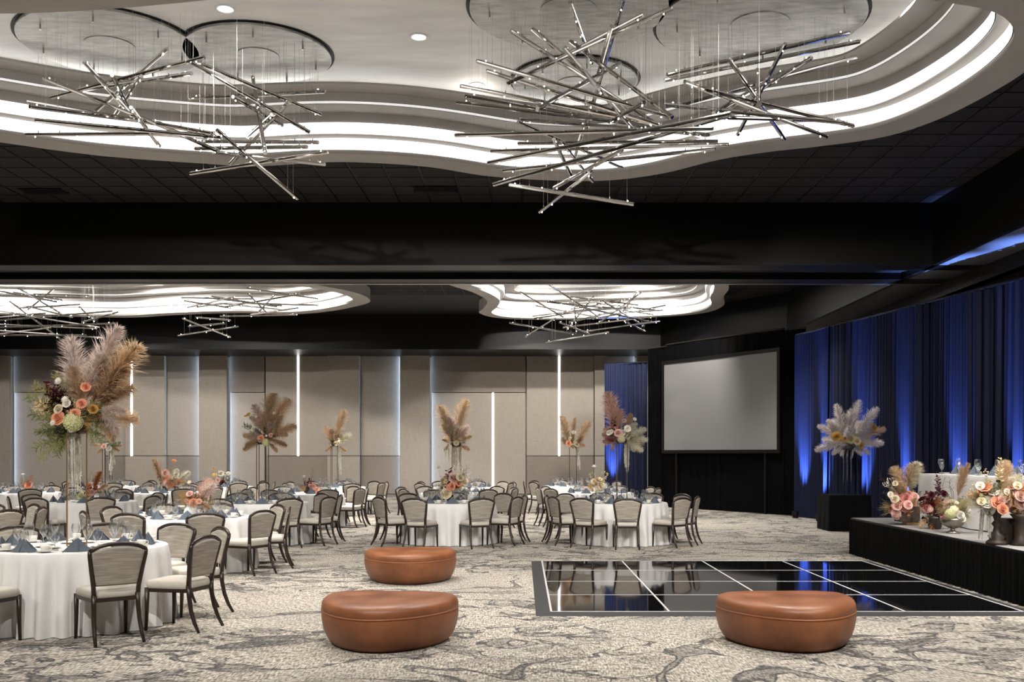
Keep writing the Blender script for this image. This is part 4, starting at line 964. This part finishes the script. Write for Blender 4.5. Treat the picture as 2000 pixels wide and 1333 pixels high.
# ------------------------------------------------------------------ projection screen with black dress kit
S0 = Vector((4.41,30.9,0)); S1 = Vector((6.92,27.0,0)); sd = (S1-S0).normalized(); SL = (S1-S0).length; srz = atan2(sd.y, sd.x)
zb, zt = 1.78, 4.44
s = thing('projection_screen', 'large grey projection screen in a black frame', 'screen', S0, srz)
MB().box(0,SL,-.01,.01,zb,zt).build('screen_surface', M['screen_white'], s)
fw = .10
for x0,x1,z0,z1 in ((-fw,0,zb-fw,zt+fw),(SL,SL+fw,zb-fw,zt+fw),(0,SL,zt,zt+fw),(0,SL,zb-fw,zb)): MB().box(x0,x1,-.03,.03,z0,z1).build('frame', M['black_paint'], s)
for x in (.5, SL-.5): MB().box(x-.03,x+.03,.04,.10,0,zb).build('leg', M['black_paint'], s)
def drape(label, a, b, z0, z1, m, seed, wl=.2, amp=.06, group=None, name='drape', pipe=True):
    a = Vector((a[0],a[1],0)); b = Vector((b[0],b[1],0)); d = b-a; L = d.length; rz = atan2(d.y,d.x); rr = random.Random(seed)
    t = thing(name, label, 'drape', a, rz, group); n = int(L/.016); ph = [rr.uniform(0,6) for _ in range(5)]
    def off(x, u):
        g = sin(2*pi*x/wl+ph[0]+1.5*sin(x*2.3+ph[1])); w_ = .55+.45*sin(x*1.7+ph[2])
        return amp*(.55+.45*u)*(g*w_+.35*sin(2*pi*x/(wl*.43)+ph[3]+u*.8))+amp*.6*sin(x*3.1+ph[4]+u*.5)
    rows = [[(L*i/n, off(L*i/n, u), z1+(z0-z1)*u) for i in range(n+1)] for u in (0,.04,.25,.5,.75,1)]
    MB().grid(rows).build('fabric', M[m], t, True)
    if pipe: MB().tube([(0,0,z1+.015),(L,0,z1+.015)], .024, 8).build('pipe', M['black_paint'], t)
    return t
E = sd
def SP(u): p = S0+E*u; return (p.x, p.y)
nrm = Vector((-sd.y, sd.x, 0))  # away from the hall
if nrm.y < 0: nrm = -nrm
def SPo(u, k=.16): p = S0+E*u+nrm*k; return (p.x, p.y)
drape('black drape hanging below the projection screen', SPo(-.1), SPo(SL+.1), .01, zb-.02, 'drape_black', 1, .3, .03, pipe=False)
drape('black drape wing between screen and small blue drape', SPo(-.95), SPo(.06, .20), .01, 5.0, 'drape_black', 2, .3, .03)
drape('black drape wing between screen and long blue drapes', SPo(SL-.1, .20), SPo(SL+.85), .01, 5.0, 'drape_black', 3, .17, .05)
drape('black valance hanging above the projection screen', SPo(-.1), SPo(SL+.1), zt+.05, 5.05, 'drape_black', 4, .4, .02)
drape('narrow navy drape panel beside the wall panelling', (2.88,34.7), (4.28,34.0), .01, 4.79, 'navy_velvet', 5, .2, .055)
DA = Vector((7.24,26.3)); DB = Vector((8.97,17.8)); dd = (DB-DA); 
segs = [0,.20,.42,.66,1.0,1.30,1.62]
names = ['navy drape panel next to the black screen wing','navy drape panel behind the black cloth pedestal','navy drape panel behind the far end of the stage','navy drape panel behind the head table far end','navy drape panel behind the head table middle','navy drape panel behind the head table near end']
for k in range(6):
    p, q = DA+dd*segs[k], DA+dd*segs[k+1]
    if k >= 4: p.x = 8.97+(p.y-17.8)*-.02; q.x = 8.97+(q.y-17.8)*-.02
    ov = dd.normalized()*.09; q = q+ov
    drape(names[k], p, q, .01, 4.79, 'navy_velvet', 10+k, .26, .085)
# ------------------------------------------------------------------ blue uplights
dn = Vector((-dd.y, dd.x)).normalized()
if dn.x > 0: dn = -dn            # towards the hall
def uplight(x, y, tx, ty, label, e=None, ang=28, tz=1.9):
    u = thing('uplight', label, 'light', (x,y,0), atan2(ty-y, tx-x)-pi/2, 'blue floor uplights')
    MB().lathe([(0,.03),(.075,.03),(.085,.05),(.085,.17),(.08,.18),(.07,.16),(0,.15)], 16).build('can', M['black_paint'], u, True)
    MB().lathe([(.068,.165),(0,.166)], 16).build('lens', M['par_lens'], u); MB().box(-.10,.10,-.03,.03,0,.03).build('bracket', M['black_paint'], u)
    d = Vector((0, hypot(tx-x,ty-y), tz-.2)); el = atan2(d.y, d.z)
    sp = spot(u, e or UP_W, (.17,.32,1.0), (0,0,.2), (0,0,0), ang, 1.0, .04)
    sp.rotation_mode = 'QUATERNION'; sp.rotation_quaternion = Vector((0,0,-1)).rotation_difference(d.normalized())
for px_u, ee in ((.055,1.0),(.20,1.3),(.40,1.0),(.60,1.0),(.80,.9),(1.0,.9),(1.22,.8)):
    c = DA+dd*px_u
    if px_u > 1: c.x = 8.97
    p = c+dn*.27
    uplight(p.x, p.y, c.x, c.y, 'blue LED uplight on the floor at the foot of the navy drapes', UP_W*ee)
uplight(3.05,34.25,3.15,34.55,'blue LED uplight behind the round tables, washing the narrow navy drape', UP_W*.8)

# ------------------------------------------------------------------ stage
SX, SY0, SY1, SZ = 5.46, 4.0, 16.5, .60
st = thing('stage', 'low stage with grey deck and pleated black skirt', 'stage', (SX,SY0,0))
for k in range(5):
    L = (SY1-SY0)/5
    for j in range(2): bevel(MB().box(j*1.22+.004,(j+1)*1.22-.004,k*L+.004,(k+1)*L-.004,SZ-.10,SZ).build('deck_panel', M['stage_deck'], st), .004, 1)
MB().box(-.012,2.45,-.012,.0,SZ-.06,SZ-.005).build('edge_trim', M['black_paint'], st); MB().box(-.014,.0,-.012,SY1-SY0+.012,SZ-.07,SZ-.004).build('edge_trim', M['black_paint'], st)
rr = random.Random(5)
def skirt(p, q, name):
    p, q = Vector(p), Vector(q); d = q-p; L = d.length; n = int(L/.02); nn = Vector((d.y,-d.x)).normalized()
    rows = []
    for u in (0,.15,.5,1):
        row = []
        for i in range(n+1):
            x = L*i/n; f = .02*(.3+.7*u)*(sin(x*2*pi/.13+sin(x*3))+.5*sin(x*31+1)); c = p+d*(i/n)+nn*f; row.append((c.x,c.y,(SZ-.03)*(1-u)+.005*u))
        rows.append(row)
    MB().grid(rows).build(name, M['black_cloth'], st, True)
skirt((-.035,0),(-.035,SY1-SY0+.035),'skirt'); skirt((-.035,SY1-SY0+.035),(2.45,SY1-SY0+.035),'skirt')
# head table
ht = thing('head_table', 'long head table in white cloth on the stage', 'table', (6.28, 8.0, SZ))
HL = 7.75
MB().box(.03,.72,.03,HL-.03,.71,.74).build('tabletop', M['wood_brown'], ht)
for yy in (.5, 2.8, 5.1, HL-.5): MB().box(.1,.65,yy-.02,yy+.02,0,.71).build('trestle_leg', M['frame_brown'], ht)
rows = []; per = []
nL = 260
for i in range(nL): per.append((0, HL*i/nL))
for i in range(26): per.append((.75*i/26, HL))
for i in range(nL): per.append((.75, HL*(1-i/nL)))
for i in range(26): per.append((.75*(1-i/26), 0))
def outw(x, y):
    return ((-1 if x <= .001 else 1 if x >= .749 else 0), (-1 if y <= .001 else 1 if y >= HL-.001 else 0))
for u in (0,.02,.1,.4,.7,1):
    row = []
    for k, (x, y) in enumerate(per):
        o = outw(x,y); f = (.012+.02*u)*sin(y*9+2*sin(y*1.7))*u+.006*u; row.append((x+o[0]*(f+.008*min(1,u*30)), y+o[1]*(f+.008*min(1,u*30)), .748-(.735)*u))
    rows.append(row)
mb = MB().grid(rows, True); mb.quad((0,0,.748),(.75,0,.748),(.75,HL,.748),(0,HL,.748)); mb.build('tablecloth', M['cloth_white'], ht, True)
HZ = SZ+.749
TENTM = MB()
for s_ in (-1,1):
    TENTM.quad((s_*.0,-.06,.15),(s_*.0,.06,.15),(s_*.10,.10,0),(s_*.10,-.10,0))
TENTM.tri((0,-.06,.15),(-.10,-.10,0),(.0,-.03,.0)); TENTM.tri((0,-.06,.15),(0,-.03,0),(.10,-.10,0)); TENTM = TENTM.mesh('napkin', M['napkin'])
for k in range(9):
    y = 15.35-k*.62
    o = inst('napkin', NAP, None, (6.70, y, HZ), (0,0,pi/2)); tag(o, 'slate napkin pyramid on the long head table', 'napkin', 'napkins on the head table'); o.scale = (1.25,1.25,1.2)
    o = inst('wine_glass', WINE, None, (6.50, y+.10, HZ)); tag(o, 'tall stemmed wine glass on the long head table', 'glass', 'wine glasses on the head table')
    o = inst('water_goblet', GOB, None, (6.46, y-.02, HZ)); tag(o, 'short stemmed goblet on the long head table', 'glass', 'goblets on the head table')
    o = inst('bread_plate', PLATE, None, (6.62, y+.27, HZ)); tag(o, 'white bread plate on the long head table', 'plate', 'bread plates on the head table')
# pedestal with acrylic stand of plumes
pd = thing('cloth_pedestal', 'square pedestal under a floor-length black cloth', 'pedestal', (7.02,21.75,0))
rows = []
for u in (0,.03,.2,.6,1):
    row = []
    for i in range(80):
        q = i/20; sgm = int(q); f = q-sgm; w_ = .44
        P4 = [(-w_,-w_),(w_,-w_),(w_,w_),(-w_,w_)]; a, c = P4[sgm], P4[(sgm+1)%4]; x = a[0]+(c[0]-a[0])*f; y = a[1]+(c[1]-a[1])*f
        k = 1+(.015+.05*abs(sin(f*9+sgm)))*u; row.append((x*k, y*k, .77-(.765)*u))
    rows.append(row)
mb = MB().grid(rows, True); mb.quad((-.44,-.44,.77),(.44,-.44,.77),(.44,.44,.77),(-.44,.44,.77)); mb.build('cloth', M['black_cloth'], pd, True); MB().box(-.42,.42,-.42,.42,0,.755).build('box', M['wood_brown'], pd)
t = thing('plume_arrangement', 'wide pampas plume arrangement on a clear stand over black pedestal', 'flowers', (7.10,21.75,.772))
MB().lathe([(0,0),(.13,0),(.13,.012),(0,.012)], 24).build('base_plate', M['acrylic'], t)
for k in range(6): a = k*pi/3+.3; MB().tube([(.09*cos(a),.09*sin(a),.012),(.09*cos(a),.09*sin(a),.98)], .009, 8).build('acrylic_rod', M['acrylic'], t, True)
MB().lathe([(0,.98),(.13,.98),(.15,1.06),(0,1.06)], 20).build('bowl', M['vase_dark'], t, True)
b = Bouquet(t, 1656, 21.75, 20)
b.lines([('plume','silver',1652,860,1638,790,0.72),('plume','silver',1658,858,1676,782,0.68),('plume','silver',1664,860,1710,795,0.68),('plume','silver',1650,862,1604,828,0.72),('plume','silver',1650,866,1592,876,0.72),('plume','tan',1665,864,1726,834,0.65),('plume','silver',1665,868,1727,862,0.72),('plume','silver',1662,868,1700,885,0.72),('plume','silver',1652,868,1622,886,0.79),('plume','silver',1655,855,1655,800,0.94),('plume','silver',1648,862,1622,818,0.86),('plume','silver',1662,862,1700,828,0.94),('plume','silver',1658,868,1682,888,0.79),('plume','silver',1652,868,1640,890,0.79),('leaves','dgreen',1658,858,1664,835),('grass','gold',1650,862,1630,855),('grass','gold',1662,864,1690,858),
 ('trail','silver',1650,868,1646,896,.8),('trail','silver',1658,868,1658,896,.8),('trail','silver',1666,868,1668,896,.8)])
b.blobs([('rose','gold',1628,853,7,-.2),('rose','gold',1702,836,6,-.2),('rose','straw',1656,858,7,-.2),('rose','straw',1668,862,6,-.2),('disc','white',1665,846,3,-.25),('rose','gold',1644,858,5,-.2),('rose','gold',1676,870,5,-.2)])
b.fillback([('plume','silver',.6),('plume','silver',.5)], 1657, 864, 0, 9)
b.fill(1657, 856, 34, 20, [('plume','silver',.4),('plume','silver',.35),('grass','gold',.2)], 14)

# ------------------------------------------------------------------ stage-front flowers
def stage_b(px, py, label, vessel):
    D = floor_d(py, SZ); p = at(px, py, D); t = thing('floral_arrangement', label, 'flowers', (p.x, D, SZ+.001), 0, 'flowers along the stage edge')
    if vessel == 'box':
        bevel(MB().box(-.20,.10,-.12,.12,.05,.28).build('trough', M['wood_brown'], t), .01); MB().box(-.09,.13,-.10,.08,0,.06).build('block', M['gold_rod'], t)
    elif vessel == 'compote':
        MB().lathe([(0,0),(.09,0),(.09,.015),(.035,.035),(.028,.06),(.07,.075),(.13,.11),(.16,.17),(.165,.20),(.15,.20),(0,.16)], 28).build('compote', M['bowl_silver'], t, True)
    elif vessel == 'candlestick':
        MB().lathe([(0,0),(.12,0),(.12,.03),(.08,.06),(.10,.10),(.05,.14),(.035,.20),(.06,.24),(.03,.28),(.05,.34),(.10,.37),(.10,.40),(0,.40)], 24).build('candlestick', M['wood_brown'], t, True)
    elif vessel == 'crate':
        MB().box(-.10,.12,.10,.30,0,.30).build('crate', M['vase_dark'], t)
        MB().lathe([(0,0),(.10,0),(.11,.02),(.07,.08),(.07,.30),(.12,.36),(0,.36)], 20, (.02,.0,0)).build('urn', M['wood_brown'], t, True)
    else: MB().lathe([(0,0),(.07,0),(.09,.03),(.10,.14),(.11,.18),(0,.17)], 20).build('pot', M['vase_dark'], t, True)
    return t, D
t, D = stage_b(1778,1026,'blush roses and pampas spilling from a dark wooden trough','box'); b = Bouquet(t, 1775, D, 30)
b.lines([('plume','tan',1770,960,1776,904,1.5),('plume','cream',1775,960,1780,902,1.4),('plume','tan',1765,965,1754,910,1.2),('plume','cream',1778,965,1794,915,1.0),('plume','tan',1768,975,1756,940,1.6),('grass','gold',1765,980,1738,960),('twig','twig',1760,960,1712,938),('twig','twig',1760,965,1716,930),('berries','white',1755,965,1728,940),('grass','straw',1755,995,1715,992),('leaves','dgreen',1755,980,1728,962),('grass','gold',1755,995,1735,1002),('bigleaves','dgreen',1770,1000,1750,1012),('leaves','rust',1762,995,1740,985),('leaves','olive',1760,970,1738,955),('leaves','burg',1775,1000,1770,1018),('plume','tan',1770,985,1745,985,1.2),('plume','rust',1782,990,1782,1020,1.0),('leaves','dgreen',1790,980,1800,960),('twig','burg',1780,960,1786,930),('grass','rust',1790,1000,1785,1018)])
b.blobs([('rose','pink',1764,972,8),('rose','pink',1770,966,7),('rose','blush',1772,976,8),('rose','peach',1772,988,9),('rose','pink',1760,986,7),('rose','blush',1783,970,7),('rose','peach',1768,978,6),('rose','pink',1763,992,6),('rose','cream',1742,974,6),('rose','white',1732,965,4),('rose','blush',1745,988,6),('rose','cream',1742,944,4),('disc','white',1762,1003,6)])
b.fillback([('leaves','dgreen',.22),('leaves','rust',.22),('plume','tan',.3),('rose','pink',.05)], 1770, 985, 0, 14)
b.fill(1762, 985, 36, 30, [('rose','blush',.05),('leaves','dgreen',.14),('rose','peach',.055),('leaves','rust',.16),('grass','gold',.22),('rose','pink',.05),('leaves','olive',.15),('plume','tan',.22)], 44, (1772,1000))
t, D = stage_b(1826,1034,'burgundy leaves and pink carnation with rust grasses','pot'); b = Bouquet(t, 1826, D, 31)
b.lines([('bigleaves','burg',1822,995,1805,960),('bigleaves','burg',1826,995,1818,962),('bigleaves','red',1828,998,1836,970),('leaves','plum',1832,980,1835,930),('twig','twig',1832,970,1830,918),('leaves','plum',1834,970,1828,945),('bigleaves','burg',1820,990,1800,980),('bigleaves','red',1830,1000,1845,990),('leaves','red',1825,995,1815,975),('grass','rust',1820,1005,1800,1020),('plume','rust',1822,1008,1816,1040,1.0),('plume','tan',1815,1005,1800,1030,1.1),('grass','gold',1812,1000,1795,995),('leaves','rust',1815,1005,1805,1022),('leaves','red',1818,1015,1814,1042),('twig','twig',1838,970,1846,930),('grass','rust',1835,1005,1845,1015),('bigleaves','burg',1834,990,1842,965),('leaves','red',1824,985,1812,968)])
b.blobs([('rose','pink',1845,988,9),('rose','peach',1824,1015,6),('disc','blush',1812,995,8),('rose','pink',1836,1005,6),('rose','burg',1840,964,6),('rose','burg',1812,966,5),('rose','orange',1838,1008,5)])
b.fillback([('bigleaves','burg',.2),('leaves','rust',.22),('leaves','red',.22)], 1825, 1000, 0, 12)
b.fill(1822, 992, 28, 32, [('bigleaves','burg',.15),('leaves','red',.15),('grass','rust',.2),('rose','burg',.04),('leaves','rust',.14),('rose','pink',.045),('plume','rust',.2)], 40, (1825,1005))
t, D = stage_b(1861,1042,'green-white hydrangea and straw grass in a silver footed bowl','compote'); b = Bouquet(t, 1862, D, 32)
b.lines([('plume','brown',1868,975,1882,905,.6),('plume','brown',1872,978,1878,912,.6),('grass','straw',1870,990,1905,985),('grass','straw',1870,995,1900,1005),('grass','straw',1865,990,1885,975),('berries','straw',1868,990,1900,965),('leaves','euca',1862,985,1855,965),('leaves','olive',1872,985,1890,972),('twig','twig',1862,975,1848,940),('twig','twig',1860,975,1845,930),('grass','straw',1860,990,1850,975),('grass','straw',1872,1000,1896,1020),('leaves','dgreen',1868,1000,1885,1015)])
b.blobs([('hydrangea','hydra',1850,1004,11,-.1),('hydrangea','cream',1857,996,9,-.1),('rose','white',1868,1005,6),('rose','white',1872,1012,5),('disc','white',1866,983,6)])
b.fillback([('grass','straw',.25),('leaves','olive',.2)], 1866, 995, 0, 10)
b.fill(1868, 992, 28, 24, [('grass','straw',.2),('leaves','olive',.13),('rose','white',.045),('berries','straw',.2),('leaves','euca',.13)], 30, (1864,1005))
t, D = stage_b(1947,1064,'peach roses with pampas on a turned dark candlestick','candlestick'); b = Bouquet(t, 1940, D, 33)
b.lines([('plume','tan',1950,960,1965,898,1.0),('plume','tan',1955,960,1972,905,1.0),('plume','cream',1955,965,1985,925,1.1),('berries','straw',1930,970,1918,918),('leaves','olive',1930,970,1925,935),('berries','straw',1925,975,1895,950),('leaves','hydra',1925,975,1905,965),('grass','straw',1925,985,1895,985),('grass','gold',1925,980,1900,960),('leaves','straw',1945,950,1945,895),('roundleaf','dgreen',1942,965,1944,940),('bigleaves','dgreen',1935,990,1925,1005),('bigleaves','euca',1945,990,1950,1008),('leaves','dgreen',1950,980,1970,965),('leaves','dgreen',1940,995,1935,1008),('trail','ivory',1922,996,1920,1058,1.1),('trail','ivory',1927,996,1925,1052,1.0),('leaves','euca',1955,980,1962,960),('twig','twig',1960,970,1995,935)])
b.blobs([('rose','peach',1938,980,10,-.15),('rose','peach',1943,993,8,-.2),('rose','white',1920,980,9,-.1),('hydrangea','white',1924,976,9,-.02),('rose','blush',1932,974,8),('rose','white',1955,960,5),('rose','cream',1908,978,6),('rose','white',1903,948,6),('rose','blush',1945,975,6)])
b.fillback([('leaves','dgreen',.22),('plume','tan',.3),('grass','straw',.3)], 1940, 985, 0, 12)
b.fill(1936, 972, 36, 34, [('grass','straw',.22),('leaves','olive',.14),('rose','white',.05),('berries','straw',.22),('leaves','dgreen',.14),('rose','peach',.055),('leaves','straw',.14)], 46, (1940,992))
t, D = stage_b(1990,1066,'golden grass and blush blooms over a dark crate','crate'); b = Bouquet(t, 1988, D, 34)
b.lines([('grass','gold',1985,975,1965,955),('grass','straw',1985,980,1960,975),('leaves','olive',1990,985,1975,1005),('leaves','gold',1990,985,1995,1012),('grass','gold',1990,985,1980,1010),('plume','tan',1992,960,2010,930,1.0),('leaves','burg',1985,965,1972,950),('bigleaves','olive',1985,985,1965,995)])
b.blobs([('rose','peach',1990,955,9),('rose','blush',1984,968,8),('rose','white',1992,968,7),('rose','cream',1980,948,6),('hydrangea','cream',2002,965,12),('rose','gold',1975,982,6)])
b.fillback([('leaves','olive',.25),('grass','gold',.3)], 1990, 978, 0, 10)
b.fill(1992, 972, 30, 34, [('grass','gold',.22),('leaves','olive',.14),('rose','blush',.055),('leaves','gold',.14),('rose','cream',.05)], 36, (1990,990))
